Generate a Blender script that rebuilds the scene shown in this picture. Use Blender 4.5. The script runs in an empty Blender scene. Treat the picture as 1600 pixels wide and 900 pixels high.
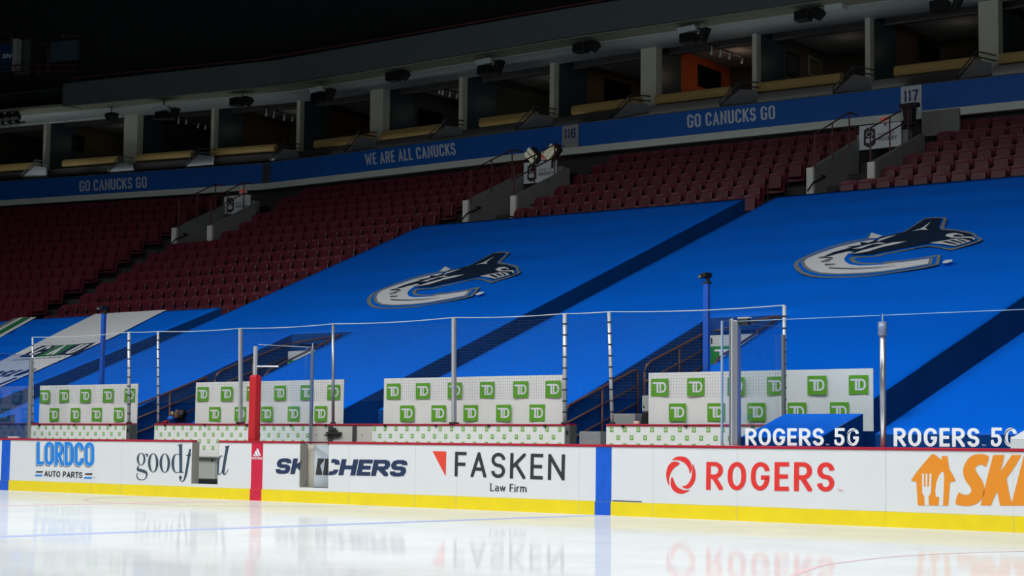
import bpy, bmesh, math, random
from mathutils import Vector, Matrix
random.seed(7)
C = bpy.context.scene.collection
# ------------------------------------------------------------ camera (surveyed: boards, blue/red lines)
F = 2802.2175
EYE = Vector((24.32694681, -22.03931318, 1.02333614))
RX = Vector((0.76809088, 0.64023252, 0.01177815)); UP = Vector((0.04741103, -0.07520314, 0.9960405)); FW = Vector((-0.63858328, 0.76449121, 0.08811693))
cd = bpy.data.cameras.new('camera'); cam = bpy.data.objects.new('camera', cd); C.objects.link(cam)
cam.matrix_world = Matrix(((RX.x, UP.x, -FW.x, EYE.x), (RX.y, UP.y, -FW.y, EYE.y), (RX.z, UP.z, -FW.z, EYE.z), (0, 0, 0, 1)))
cd.sensor_width = 36; cd.lens = F*36/1600; cd.clip_end = 300
bpy.context.scene.camera = cam
vs = bpy.context.scene.view_settings
vs.view_transform = 'Standard'; vs.look = 'None'; vs.gamma = 1; vs.use_curve_mapping = False; vs.exposure = 0.0
# ------------------------------------------------------------ world, the arena lamps over the ice and added fill lamps
wd = bpy.data.worlds.new('world'); bpy.context.scene.world = wd; wd.use_nodes = True
wd.node_tree.nodes['Background'].inputs[0].default_value = (0.35, 0.62, 0.75, 1); wd.node_tree.nodes['Background'].inputs[1].default_value = 0.0022
def area(name, loc, sx, sy, power, spread, rot=(0, 0, 0), col=(1, 1, 1)):
    l = bpy.data.lights.new(name, 'AREA'); l.shape = 'RECTANGLE'; l.size = sx; l.size_y = sy; l.energy = power; l.spread = math.radians(spread); l.color = col
    o = bpy.data.objects.new(name, l); o.location = loc; o.rotation_euler = rot; C.objects.link(o); return o
area('rink_lamp', (4, -10, 18), 54, 9, 8800, 164, (0, 0, 0), (0.98, 1, 1))
def aim(o, p): o.rotation_euler = (Vector(p)-o.location).to_track_quat('-Z', 'Y').to_euler()
aim(area('far_side_fill', (26, -28, 13), 22, 4, 430, 74, col=(0.97, 1, 0.98)), (-8, 24, 13))  # added to brighten the suite level and right-facing walls
for x0, y0, x1, y1 in ((-43, 21.6, -37.5, 23.4), (-37, 23.6, -28, 25.8), (-25.5, 26.6, -13.5, 26.9), (-11.5, 26.9, -1.5, 27.6), (0.5, 27.8, 8, 28.3)):   # fill lamps added behind the suite rails to brighten the soffit
    l = area('soffit_fill', ((x0+x1)/2, (y0+y1)/2, 12.2), math.hypot(x1-x0, y1-y0), .25, 14, 160, (math.pi, 0, 0), (.93, 1, .98)); l.rotation_euler = (math.pi, 0, math.atan2(y1-y0, x1-x0))

# ------------------------------------------------------------ survey helpers: sight line onto a known plane
def ray(x, y): return FW + RX*((x-800)/F) - UP*((y-450)/F)
def onpl(x, y, n, c):
    d = ray(x, y); n = Vector(n); return EYE + d*((c-n.dot(EYE))/n.dot(d))
def onY(x, y, Y): return onpl(x, y, (0, 1, 0), Y)
def onX(x, y, X): return onpl(x, y, (1, 0, 0), X)
def onZ(x, y, Z): return onpl(x, y, (0, 0, 1), Z)
TT = math.tan(math.radians(22.3)); TZ = 1.7-3*TT
def tz(y, up=0.0): return TZ+TT*y+up                # height of the covers over the seat rake
def onT(x, y, up=0.0): return onpl(x, y, (0, -TT, 1), TZ+up)
TN = Vector((0, -TT, 1)).normalized()
# facade of the suite level: plan nodes at z 10.8 (bottom of the white ledge)
FN = [onZ(x, y, 10.8).xy for x, y in ((0, 320.5), (415, 294.6), (885, 240.8), (1430, 185), (1600, 168))]
FN[0] = FN[1]+(FN[0]-FN[1])*1.9; FN[4] = FN[3]+(FN[4]-FN[3]).normalized()*16
def segn(i):
    t = (FN[i+1]-FN[i]).normalized(); return Vector((-t.y, t.x))
def node(i, d):
    if i == 0: return FN[0]+segn(0)*d
    if i == 4: return FN[4]+segn(3)*d
    n = (segn(i-1)+segn(i)).normalized(); return FN[i]+n*(d/n.dot(segn(i)))
def onF(x, y, d=0.0, full=False):
    for i in range(4):
        a, b = node(i, d), node(i+1, d); t = b-a; n = segn(i)
        X = onpl(x, y, (n.x, n.y, 0), n.dot(a)); s = (X.xy-a).dot(t)/t.dot(t)
        if s <= 1 or i == 3: return (X, i) if full else X
# ------------------------------------------------------------ materials
def lin(c): return tuple(((v/255)/12.92 if v/255 <= .04045 else ((v/255+.055)/1.055)**2.4) for v in c)
MATS = {}
def mat(name, rgb, rough=.6, metal=0.0, var=0.0, scale=3.0, bump=0.0, bscale=20.0, emit=None, spec=.5, linear=False):
    if name in MATS: return MATS[name]
    m = bpy.data.materials.new(name); m.use_nodes = True; nt = m.node_tree; b = nt.nodes['Principled BSDF']
    c = tuple(rgb) if linear else lin(rgb)
    b.inputs['Base Color'].default_value = (*c, 1); b.inputs['Roughness'].default_value = rough; b.inputs['Metallic'].default_value = metal
    b.inputs['Specular IOR Level'].default_value = spec
    tc = nt.nodes.new('ShaderNodeTexCoord')
    if var > 0:
        n = nt.nodes.new('ShaderNodeTexNoise'); n.inputs['Scale'].default_value = scale; n.inputs['Detail'].default_value = 5
        nt.links.new(tc.outputs['Object'], n.inputs['Vector'])
        r = nt.nodes.new('ShaderNodeMapRange'); r.inputs[1].default_value = .3; r.inputs[2].default_value = .7; r.inputs[3].default_value = 1-var; r.inputs[4].default_value = 1+var*.4
        nt.links.new(n.outputs[0], r.inputs[0])
        mx = nt.nodes.new('ShaderNodeMix'); mx.data_type = 'RGBA'; mx.blend_type = 'MULTIPLY'; mx.inputs[0].default_value = 1
        mx.inputs[6].default_value = (*c, 1); nt.links.new(r.outputs[0], mx.inputs[7]); nt.links.new(mx.outputs[2], b.inputs['Base Color'])
    if bump > 0:
        n2 = nt.nodes.new('ShaderNodeTexNoise'); n2.inputs['Scale'].default_value = bscale; n2.inputs['Detail'].default_value = 3
        nt.links.new(tc.outputs['Object'], n2.inputs['Vector'])
        bp = nt.nodes.new('ShaderNodeBump'); bp.inputs['Strength'].default_value = bump; bp.inputs['Distance'].default_value = .05
        nt.links.new(n2.outputs[0], bp.inputs['Height']); nt.links.new(bp.outputs[0], b.inputs['Normal'])
    if emit: b.inputs['Emission Color'].default_value = (*lin(rgb), 1); b.inputs['Emission Strength'].default_value = emit
    MATS[name] = m; return m
def glass_mat(name, tint, refl, rough=.02):
    m = bpy.data.materials.new(name); m.use_nodes = True; nt = m.node_tree; nt.nodes.clear()
    o = nt.nodes.new('ShaderNodeOutputMaterial'); mx = nt.nodes.new('ShaderNodeMixShader'); t = nt.nodes.new('ShaderNodeBsdfTransparent'); g = nt.nodes.new('ShaderNodeBsdfGlossy')
    t.inputs[0].default_value = (*tint, 1); g.inputs['Roughness'].default_value = rough; g.inputs['Color'].default_value = (.9, .95, 1, 1); mx.inputs[0].default_value = refl
    nt.links.new(t.outputs[0], mx.inputs[1]); nt.links.new(g.outputs[0], mx.inputs[2]); nt.links.new(mx.outputs[0], o.inputs[0]); return m
def ice_mat():
    m = bpy.data.materials.new('ice'); m.use_nodes = True; nt = m.node_tree; nt.nodes.clear()
    o = nt.nodes.new('ShaderNodeOutputMaterial'); mx = nt.nodes.new('ShaderNodeMixShader'); d = nt.nodes.new('ShaderNodeBsdfDiffuse'); g = nt.nodes.new('ShaderNodeBsdfGlossy')
    tc = nt.nodes.new('ShaderNodeTexCoord'); n = nt.nodes.new('ShaderNodeTexNoise'); n.inputs['Scale'].default_value = .9; n.inputs['Detail'].default_value = 6
    nt.links.new(tc.outputs['Object'], n.inputs['Vector'])
    cr = nt.nodes.new('ShaderNodeValToRGB'); cr.color_ramp.elements[0].color = (.70, .735, .75, 1); cr.color_ramp.elements[1].color = (.77, .80, .805, 1); cr.color_ramp.elements[0].position = .35; cr.color_ramp.elements[1].position = .65
    nt.links.new(n.outputs[0], cr.inputs[0]); nt.links.new(cr.outputs[0], d.inputs[0])
    n2 = nt.nodes.new('ShaderNodeTexNoise'); n2.inputs['Scale'].default_value = 3; n2.inputs['Detail'].default_value = 8; nt.links.new(tc.outputs['Object'], n2.inputs['Vector'])
    rr = nt.nodes.new('ShaderNodeMapRange'); rr.inputs[1].default_value = .35; rr.inputs[2].default_value = .7; rr.inputs[3].default_value = .035; rr.inputs[4].default_value = .085; nt.links.new(n2.outputs[0], rr.inputs[0]); nt.links.new(rr.outputs[0], g.inputs['Roughness'])
    bp = nt.nodes.new('ShaderNodeBump'); bp.inputs['Strength'].default_value = .02; bp.inputs['Distance'].default_value = .01; nt.links.new(n2.outputs[0], bp.inputs['Height']); nt.links.new(bp.outputs[0], g.inputs['Normal'])
    mx.inputs[0].default_value = .38; nt.links.new(d.outputs[0], mx.inputs[1]); nt.links.new(g.outputs[0], mx.inputs[2]); nt.links.new(mx.outputs[0], o.inputs[0]); return m
ICE = ice_mat()
WHITE = mat('board_white', (222, 225, 227), .35, var=.03, scale=1.2)
YEL = mat('kick_yellow', (240, 216, 12), .4, var=.05, scale=4)
CAPR = mat('cap_red', (170, 18, 48), .35)
BLUE = mat('stripe_blue', (4, 92, 208), .35, var=.12, scale=8)
RED = mat('stripe_red', (208, 28, 66), .35, var=.1, scale=8)
INK = mat('ink_charcoal', (44, 46, 50), .5)
SLATE = mat('ink_slate', (52, 72, 88), .5)
NAVYI = mat('ink_navy', (28, 48, 84), .5)
DKNAVY = mat('print_dark_navy', (6, 34, 62), .6)
LBLUE = mat('ink_sky_blue', (10, 132, 226), .45)
REDO = mat('ink_red', (226, 46, 42), .5)
ORG = mat('ink_orange', (232, 142, 28), .5)
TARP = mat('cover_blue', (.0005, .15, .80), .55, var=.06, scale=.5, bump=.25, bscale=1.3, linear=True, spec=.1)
TARP_SH = mat('cover_blue_shade', (.0005, .062, .28), .7, var=.12, scale=1.5, bump=.3, bscale=3, linear=True, spec=.2)  # darker copy of the cover blue, shade put into its colour
TWHITE = mat('print_white', (226, 230, 235), .6)
TGREEN = mat('print_green', (38, 122, 70), .6)
SILVER = mat('print_silver', (126, 134, 138), .6)
TDG = mat('bank_green', (98, 170, 40), .5)
TDG2 = mat('bank_green_pale', (188, 216, 170), .5)
BANNER = mat('banner_white', (236, 237, 235), .6, var=.04, scale=2)
BEIGE = mat('panel_beige', (205, 202, 194), .5, var=.05)
STEEL = mat('post_steel', (196, 199, 203), .35, metal=.3)
ALU = mat('post_aluminium', (164, 168, 178), .3, metal=.6)
ROPE = mat('rope_white', (200, 204, 208), .8)
NET = mat('net_cord', (62, 72, 88), .9)
BROWN = mat('rail_brown', (98, 68, 68), .4)
DRAIL = mat('rail_maroon', (92, 48, 50), .5)
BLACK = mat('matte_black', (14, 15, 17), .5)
DARK = mat('dark_steel', (40, 44, 46), .5)
SEAT = mat('seat_maroon', (96, 34, 50), .45, var=.12, scale=5)
SEATG = mat('seat_side_grey', (44, 30, 36), .6)
CONC = mat('concrete', (128, 130, 128), .85, var=.12, scale=2, bump=.2)
CONCD = mat('concrete_dark', (58, 56, 56), .9, var=.15, scale=2)
BANDB = mat('band_blue', (8, 92, 182), .6, var=.04)
BANDN = mat('band_ink', (34, 54, 112), .6)
LEDGE = mat('ledge_white', (206, 216, 210), .6, var=.05)
COLM = mat('column_plaster', (196, 196, 180), .8, var=.05)
SOFF = mat('soffit_panel', (196, 206, 206), .6, var=.04)
OLIVE = mat('soffit_olive', (150, 152, 132), .8, var=.08)
FASC = mat('fascia_grey', (88, 98, 98), .8, var=.06)
DECKD = mat('deck_dark', (20, 26, 30), .95, var=.2, scale=1.5)  # near black, darkness of the upper deck put into the colour
TAN = mat('lounge_tan', (176, 148, 92), .5, var=.05)
GREYP = mat('panel_grey', (108, 112, 118), .7, var=.06)
REDPAD = mat('pad_red', (190, 24, 36), .5, bump=.2, bscale=6)
GLASS = glass_mat('clear_glass', (.93, .96, .98), .05)
GLASSD = glass_mat('suite_glass', (.5, .62, .64), .10)
SCREEN = mat('screen_black', (8, 9, 10), .15)
BULB = mat('bulb', (190, 195, 188), .5, emit=.03)
FLOODW = mat('flood_white', (222, 224, 196), .4, emit=.12)

# ------------------------------------------------------------ mesh builder
class MB:
    def __init__(s): s.v = []; s.f = []
    def quad(s, *p): n = len(s.v); s.v += [Vector(q) for q in p]; s.f.append(tuple(range(n, n+len(p)))); return s
    def hexa(s, b, t):       # bottom 4, top 4
        n = len(s.v); s.v += [Vector(q) for q in list(b)+list(t)]
        s.f += [(n+3, n+2, n+1, n), (n+4, n+5, n+6, n+7)]+[(n+i, n+(i+1) % 4, n+4+(i+1) % 4, n+4+i) for i in range(4)]; return s
    def box(s, x0, x1, y0, y1, z0, z1):
        return s.hexa([(x0, y0, z0), (x1, y0, z0), (x1, y1, z0), (x0, y1, z0)], [(x0, y0, z1), (x1, y0, z1), (x1, y1, z1), (x0, y1, z1)])
    def obox(s, c, ax, ay, az):   # centre + half axis vectors
        c, ax, ay, az = Vector(c), Vector(ax), Vector(ay), Vector(az)
        q = [(-1, -1), (1, -1), (1, 1), (-1, 1)]
        return s.hexa([c+ax*a+ay*b-az for a, b in q], [c+ax*a+ay*b+az for a, b in q])
    def prism(s, poly, ext):
        n = len(s.v); k = len(poly); ext = Vector(ext); s.v += [Vector(p) for p in poly]+[Vector(p)+ext for p in poly]
        s.f += [tuple(range(n+k-1, n-1, -1)), tuple(range(n+k, n+2*k))]+[(n+i, n+(i+1) % k, n+k+(i+1) % k, n+k+i) for i in range(k)]; return s
    def tube(s, pts, r, k=8):
        pts = [Vector(p) for p in pts]; n0 = len(s.v); L = len(pts)
        for i, p in enumerate(pts):
            t = (pts[min(i+1, L-1)]-pts[max(i-1, 0)]).normalized()
            a = t.cross(Vector((0, 0, 1)) if abs(t.z) < .9 else Vector((0, 1, 0))).normalized(); b = t.cross(a)
            rr = r[i] if isinstance(r, (list, tuple)) else r
            s.v += [p+(a*math.cos(2*math.pi*j/k)+b*math.sin(2*math.pi*j/k))*rr for j in range(k)]
        for i in range(L-1):
            for j in range(k): s.f.append((n0+i*k+j, n0+i*k+(j+1) % k, n0+(i+1)*k+(j+1) % k, n0+(i+1)*k+j))
        s.f += [tuple(n0+k-1-j for j in range(k)), tuple(n0+(L-1)*k+j for j in range(k))]; return s
    def build(s, name, m, parent=None, base=None, smooth=False):
        me = bpy.data.meshes.new(name)
        if parent is not None: off = Vector(parent['_o'])
        elif base is not None: off = Vector(base)
        else:
            xs = [v.x for v in s.v]; ys = [v.y for v in s.v]; zs = [v.z for v in s.v]
            off = Vector(((min(xs)+max(xs))/2, (min(ys)+max(ys))/2, min(zs)))
        me.from_pydata([v-off for v in s.v], [], s.f); me.materials.append(m)
        if smooth:
            for p in me.polygons: p.use_smooth = True
        o = bpy.data.objects.new(name, me); C.objects.link(o)
        if parent is not None: o.parent = parent; o['_o'] = parent['_o']
        else: o.location = off; o['_o'] = tuple(off)
        return o
def bevel(o, w=.01, n=2):
    b = o.modifiers.new('bevel', 'BEVEL'); b.width = w; b.segments = n; b.limit_method = 'ANGLE'; return o
def tag(o, label, cat, group=None, kind=None):
    if label: o['label'] = label
    if cat: o['category'] = cat
    if group: o['group'] = group
    if kind: o['kind'] = kind
    return o
def thing(name, loc, label, cat, group=None):
    o = bpy.data.objects.new(name, None); C.objects.link(o); o.location = loc; o['_o'] = tuple(loc); o.empty_display_size = .1
    return tag(o, label, cat, group)
def struct(o): o['kind'] = 'structure'; return o
def smoothpts(p, closed=False, n=6):
    out = []; L = len(p)
    for i in range(L if closed else L-1):
        g = lambda j: p[j % L] if closed else p[max(0, min(L-1, j))]
        a, b, c, d = g(i-1), g(i), g(i+1), g(i+2)
        for k in range(n):
            t = k/n; out.append(tuple(.5*((2*b[q])+(-a[q]+c[q])*t+(2*a[q]-5*b[q]+4*c[q]-d[q])*t*t+(-a[q]+3*b[q]-3*c[q]+d[q])*t**3) for q in range(len(b))))
    if not closed: out.append(tuple(p[-1]))
    return out
def fillpoly(mb, P):      # concave flat polygon -> triangles
    from mathutils.geometry import tessellate_polygon
    n = len(mb.v); mb.v += [Vector(p) for p in P]
    for t in tessellate_polygon([[Vector(p) for p in P]]): mb.f.append(tuple(n+i for i in t))
def ribbon(mb, pts, to3, closed=False):   # pts (x,y,w) in a drawing plane; to3 maps (x,y) to space
    L = len(pts); side = []
    for i in range(L):
        a = pts[(i-1) % L] if closed or i > 0 else pts[i]; b = pts[(i+1) % L] if closed or i < L-1 else pts[i]
        dx, dy = b[0]-a[0], b[1]-a[1]; l = math.hypot(dx, dy) or 1; nx, ny = -dy/l, dx/l; w = pts[i][2]/2
        side.append((to3(pts[i][0]+nx*w, pts[i][1]+ny*w), to3(pts[i][0]-nx*w, pts[i][1]-ny*w)))
    for i in range(L if closed else L-1):
        a, b = side[i], side[(i+1) % L]; mb.quad(a[0], a[1], b[1], b[0])
# ------------------------------------------------------------ stroke lettering
R_ = 1
GL = {
 'A': (1.05, [[(0, 0), (.5, 1), (1, 0)], [(.2, .3), (.8, .3)]]), 'C': (1, [[(1, .7), (1, 1, 1), (0, 1, 1), (0, 0, 1), (1, 0, 1), (1, .3)]]),
 'D': (1, [[(0, 0), (0, 1), (1, 1, 1), (1, 0, 1), 'z']]), 'E': (.8, [[(1, 1), (0, 1), (0, 0), (1, 0)], [(0, .5), (.9, .5)]]),
 'F': (.78, [[(1, 1), (0, 1), (0, 0)], [(0, .5), (.9, .5)]]), 'G': (1.05, [[(1, .72), (1, 1, 1), (0, 1, 1), (0, 0, 1), (1, 0, 1), (1, .45), (.55, .45)]]),
 'H': (1, [[(0, 0), (0, 1)], [(1, 0), (1, 1)], [(0, .5), (1, .5)]]), 'I': (.3, [[(.5, 0), (.5, 1)]]),
 'K': (1, [[(0, 0), (0, 1)], [(1, 1), (.08, .45)], [(.32, .6), (1, 0)]]), 'L': (.8, [[(0, 1), (0, 0), (1, 0)]]),
 'M': (1.25, [[(0, 0), (0, 1), (.5, .25), (1, 1), (1, 0)]]), 'N': (1.05, [[(0, 0), (0, 1), (1, 0), (1, 1)]]),
 'O': (1.05, [[(0, 0, 1), (0, 1, 1), (1, 1, 1), (1, 0, 1), 'z']]), 'P': (.9, [[(0, 0), (0, 1), (1, 1, 1), (1, .44, 1), (0, .44)]]),
 'R': (.98, [[(0, 0), (0, 1), (1, 1, 1), (1, .47, 1), (0, .47)], [(.42, .47), (1, 0)]]),
 'S': (.92, [[(1, .76), (1, 1, 1), (0, 1, 1), (0, .5, 1), (1, .5, 1), (1, 0, 1), (0, 0, 1), (0, .24)]]),
 'T': (.85, [[(0, 1), (1, 1)], [(.5, 1), (.5, 0)]]), 'U': (1, [[(0, 1), (0, 0, 1), (1, 0, 1), (1, 1)]]),
 'W': (1.5, [[(0, 1), (.25, 0), (.5, .8), (.75, 0), (1, 1)]]), 'X': (1, [[(0, 0), (1, 1)], [(0, 1), (1, 0)]]), 'Y': (1, [[(0, 1), (.5, .45), (1, 1)], [(.5, .45), (.5, 0)]]),
 '1': (.45, [[(0, .8), (.8, 1), (.8, 0)]]), '5': (.9, [[(1, 1), (.05, 1), (.05, .58), (1, .6, 1), (1, 0, 1), (0, 0, 1), (0, .1)]]),
 '6': (.9, [[(1, .9), (1, 1, 1), (0, 1, 1), (0, 0, 1), (1, 0, 1), (1, .56, 1), (0, .56)]]), '7': (.85, [[(0, 1), (1, 1), (.35, 0)]]),
 'a': (.8, [[(0, .6), (0, .66, 1), (1, .66, 1), (1, 0)], [(1, .38), (0, .38, 1), (0, 0, 1), (1, 0)]]), 'd': (.8, [[(1, 1), (1, 0)], [(1, .66), (0, .66, 1), (0, 0, 1), (1, 0)]]),
 'i': (.25, [[(.5, .66), (.5, 0)], [(.5, .85), (.5, .95)]]), 's': (.7, [[(1, .66), (0, .66, 1), (0, .33, 1), (1, .33, 1), (1, 0, 1), (0, 0)]]),
 'r': (.55, [[(0, 0), (0, .66)], [(0, .5), (.3, .66), (1, .66)]]), 'm': (1.3, [[(0, 0), (0, .66)], [(0, .66), (.5, .66, 1), (.5, 0)], [(.5, .66), (1, .66, 1), (1, 0)]]),
 'w': (1.2, [[(0, .66), (.25, 0), (.5, .6), (.75, 0), (1, .66)]]), 'o': (.8, [[(0, 0, 1), (0, .66, 1), (1, .66, 1), (1, 0, 1), 'z']]),
}
def clip(poly, ax, lo, hi):
    for sgn, lim in ((1, lo), (-1, -hi)):
        out = []; n = len(poly)
        for i in range(n):
            a, b = poly[i], poly[(i+1) % n]; da, db = sgn*a[ax]-lim, sgn*b[ax]-lim
            if da >= 0: out.append(a)
            if (da > 0 and db < 0) or (da < 0 and db > 0):
                t = da/(da-db); out.append((a[0]+(b[0]-a[0])*t, a[1]+(b[1]-a[1])*t))
        poly = out
        if not poly: break
    return poly
def text(mb, s, O, U, V, tx, ty, gap=.2, rad=(.5, .5), off=Vector((0, 0, 0)), seg=5, shear=0.0, xr=None, space=.45, slab=0, grow=0.0, scale_w=None):
    """letters on the plane O + a*U + b*V, a,b in 0..1; tx, ty stroke widths as a share of letter height"""
    asp = U.length/V.length
    nrm = U.cross(V).normalized(); nrm = nrm if nrm.dot(EYE-O) > 0 else -nrm; cnt = 0
    W = [(space if c == ' ' else GL[c][0]) for c in s]; k = (asp-gap*(len(s)-1))/sum(W); x = 0.0
    if scale_w: k = scale_w
    for c, w in zip(s, W):
        w = w*k
        if c != ' ':
            for st in GL[c][1]:
                cnt += 1; lift_ = off+nrm*(.0005*(cnt % 2))
                closed = st[-1] == 'z'; st = st[:-1] if closed else st
                fx = tx/2 if c not in 'I1' else tx/2
                P = []
                for q in st:
                    px = x+w*.5 if c in 'Ii' else x+tx/2+q[0]*(w-tx)
                    P.append((px, ty/2+q[1]*(1-ty), len(q) > 2))
                n = len(P); pts = []
                for i, q in enumerate(P):
                    if not q[2] or (not closed and i in (0, n-1)): pts.append(q[:2]); continue
                    a, b = P[i-1], P[(i+1) % n]
                    def cut(o):
                        dx, dy = o[0]-q[0], o[1]-q[1]; lx = (w-tx)*rad[0]; ly = (1-ty)*rad[1]
                        l = math.hypot(dx, dy) or 1e-6; lim = l*(.5 if (o[2]) else 1.0)
                        r = min(lim, lx if abs(dx) > abs(dy) else ly); return dx/l*r, dy/l*r
                    ca, cb = cut(a), cut(b)
                    for j in range(seg+1):
                        t = math.pi/2*j/seg; pts.append((q[0]+ca[0]*(1-math.sin(t))+cb[0]*(1-math.cos(t)), q[1]+ca[1]*(1-math.sin(t))+cb[1]*(1-math.cos(t))))
                # ribbon in stroke-normalised space with mitres
                q = []
                for a in pts:
                    if not q or math.hypot(a[0]-q[-1][0], a[1]-q[-1][1]) > 1e-5: q.append(a)
                if closed and math.hypot(q[0][0]-q[-1][0], q[0][1]-q[-1][1]) < 1e-5: q.pop()
                T = [(a[0]/tx, a[1]/ty) for a in q]; L = len(T)
                if not closed:       # run diagonal ends past the line, they are trimmed below
                    for e, f in ((0, 1), (-1, -2)):
                        dx, dy = T[e][0]-T[f][0], T[e][1]-T[f][1]; l = math.hypot(dx, dy)
                        onedge = abs(q[e][1]-ty/2) < 1e-6 or abs(q[e][1]-(1-ty/2)) < 1e-6
                        ext = .5 if (abs(dx) < 1e-6 or abs(dy) < 1e-6) else 1.2
                        if onedge or c in 'CGSs56' or abs(dy) < 1e-6: 
                            if not (c in 'CGS' ): T[e] = (T[e][0]+dx/l*ext, T[e][1]+dy/l*ext)
                sd = []
                g = .5+grow
                for i in range(L):
                    a = T[i-1] if (closed or i > 0) else None; b = T[(i+1) % L] if (closed or i < L-1) else None
                    d1 = Vector((T[i][0]-a[0], T[i][1]-a[1])).normalized() if a else None; d2 = Vector((b[0]-T[i][0], b[1]-T[i][1])).normalized() if b else None
                    d1 = d1 or d2; d2 = d2 or d1; n1 = Vector((-d1.y, d1.x)); n2 = Vector((-d2.y, d2.x)); m = n1+n2
                    m = m.normalized() if m.length > 1e-3 else n1; sc = min(4.0, 1/max(.2, m.dot(n1)))
                    sd.append(((T[i][0]+m.x*g*sc, T[i][1]+m.y*g*sc), (T[i][0]-m.x*g*sc, T[i][1]-m.y*g*sc)))
                for i in range(L if closed else L-1):
                    a, b = sd[i], sd[(i+1) % L]; poly = [(p[0]*tx, p[1]*ty) for p in (a[0], a[1], b[1], b[0])]
                    poly = clip(poly, 1, -grow*ty, 1+grow*ty)
                    if poly and c not in 'I': poly = clip(poly, 0, x-grow*tx-1e-6, x+w+grow*tx+1e-6)
                    poly = [(p[0]+shear*p[1], p[1]) for p in poly]
                    if xr and poly: poly = clip(poly, 0, xr[0]*asp, xr[1]*asp)
                    if len(poly) > 2: mb.quad(*[O+U*(p[0]/asp)+V*p[1]+lift_+nrm*(.00005*(len(mb.f) % 13)) for p in poly])
        x += w+gap
def text_on(mb, s, f, o, u, v, tx, ty, lift=(0, -.004, 0), **k):
    O, A, B = f(*o), f(*u), f(*v); text(mb, s, O, A-O, B-O, tx, ty, off=Vector(lift), **k)
def trace(mb, pts, f, org, sc, lift, sm=0):
    P = [(org[0]+x/sc, org[1]+y/sc) for x, y in pts]
    if sm: P = smoothpts(P, True, sm)
    fillpoly(mb, [f(*p)+Vector(lift) for p in P])

# ============================================================ THE SETTING
struct(MB().box(-34, 34, -30, 0.0, -.02, 0).build('floor', ICE))
struct(MB().box(-60, 34, 0.0, 40, -.05, -.02).build('floor_concrete', CONCD))
def ice_line(nm, x0, x1, m, y0=-30, y1=-.02, n='trim_1'):
    return struct(MB().box(x0, x1, y0, y1, -.001, .0015).build(nm, m))
PBLUE = mat('ice_paint_blue', (176, 188, 226), .5); PRED = mat('ice_paint_red', (230, 196, 200), .5)
ice_line('trim_1', 7.62, 7.93, PBLUE); ice_line('trim_2', -7.93, -7.62, PBLUE); ice_line('trim_3', -.15, .15, PRED)
mb = MB(); n = 64
for i in range(n):           # referee crease, half circle against the boards
    a0, a1 = math.pi+math.pi*i/n, math.pi+math.pi*(i+1)/n
    mb.quad(*[(r*math.cos(a), r*math.sin(a), .0016) for r, a in ((3.05, a0), (3.05, a1), (3.0, a1), (3.0, a0))])
struct(mb.build('trim_4', PRED))
fc = onZ(1262, 893, 0); fd = onZ(1420, 868, 0); fe = onZ(1600, 861, 0)
mb = MB(); arc = smoothpts([tuple(onZ(x, y, .0016).xy)+(.05,) for x, y in ((1225, 905), (1262, 891), (1300, 881), (1420, 868), (1600, 861), (1700, 862))], n=8)
ribbon(mb, arc, lambda x, y: Vector((x, y, .0016))); struct(mb.build('trim_5', PRED))

# ------------------------------------------------------------ dasher boards
f0 = lambda x, y: onY(x, y, 0)
ZK, ZF, ZC = .205, 1.035, 1.075
def X0(px, py=735): return onY(px, py, 0).x
def board(x0, x1, label, capx=None):
    t = thing('dasher_board', ((x0+x1)/2, .05, 0), label, 'rink board', 'boards along the rink')
    bevel(MB().box(x0+.002, x1-.002, 0, .12, ZK, ZF).build('facing', WHITE, t), .004)
    MB().box(x0+.001, x1-.001, -.012, .12, 0, ZK).build('kick_plate', YEL, t)
    bevel(MB().box(x0, x1 if capx is None else capx, -.015, .14, ZF, ZC).build('cap_rail', CAPR, t), .012, 3)
    return t
g1a, g1b, g2a, g2b = X0(299), X0(341), X0(468), X0(513)
xs = X0(943.5, 700)
bA = board(-32, g1a, 'white rink board with blue auto parts lettering, ending at the open gate')
bB = board(g1b, g2a, 'short white rink board with the red centre stripe between the two gates')
bC = board(g2b, xs, 'white rink board with the law firm lettering and red triangle')
bD = board(xs, X0(1384), 'white rink board with red round swirl and red lettering')
bE = board(X0(1384), 32, 'white rink board with orange house and fork sign at the right')
def strip(t, xa, xb, m1, nm):
    mb = MB(); mb.box(xa, xb, -.003, .01, ZK, ZF); mb.box(xa-.006, xb-.006, -.0145, .01, 0.002, ZK-.001); return mb.build(nm, m1, t)
strip(bA, X0(1.8), X0(15), BLUE, 'blue_stripe'); strip(bB, X0(392.5), X0(410.3), RED, 'red_stripe')
strip(bC, X0(931), xs-.001, BLUE, 'blue_stripe'); strip(bD, xs+.001, X0(955.6), BLUE, 'blue_stripe')
mb = MB()
for px in (957,): 
    p = f0(957, 782.2); q = f0(1003, 784.2); mb.box(p.x, q.x, -.003, 0, p.z-.008, p.z+.006)
mb.build('scuff_gap', DARK, bD)
for t, pxs in ((bA, (144, 190)), (bC, (546, 649, 714, 905)), (bD, (1021, 1152)), (bE, (1583,))):
    mb = MB()
    for px in pxs: x = X0(px); mb.box(x-.003, x+.003, -.0135, 0, .003, ZK); mb.box(x-.0015, x+.0015, -.001, 0.001, ZK, ZF)
    mb.build('seam', mat('seam_grey', (176, 172, 160), .7), t)
def ink(t, nm, mb, m, label=None):
    o = mb.build(nm, m, t)
    if label: o['label'] = label
    return o
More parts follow.
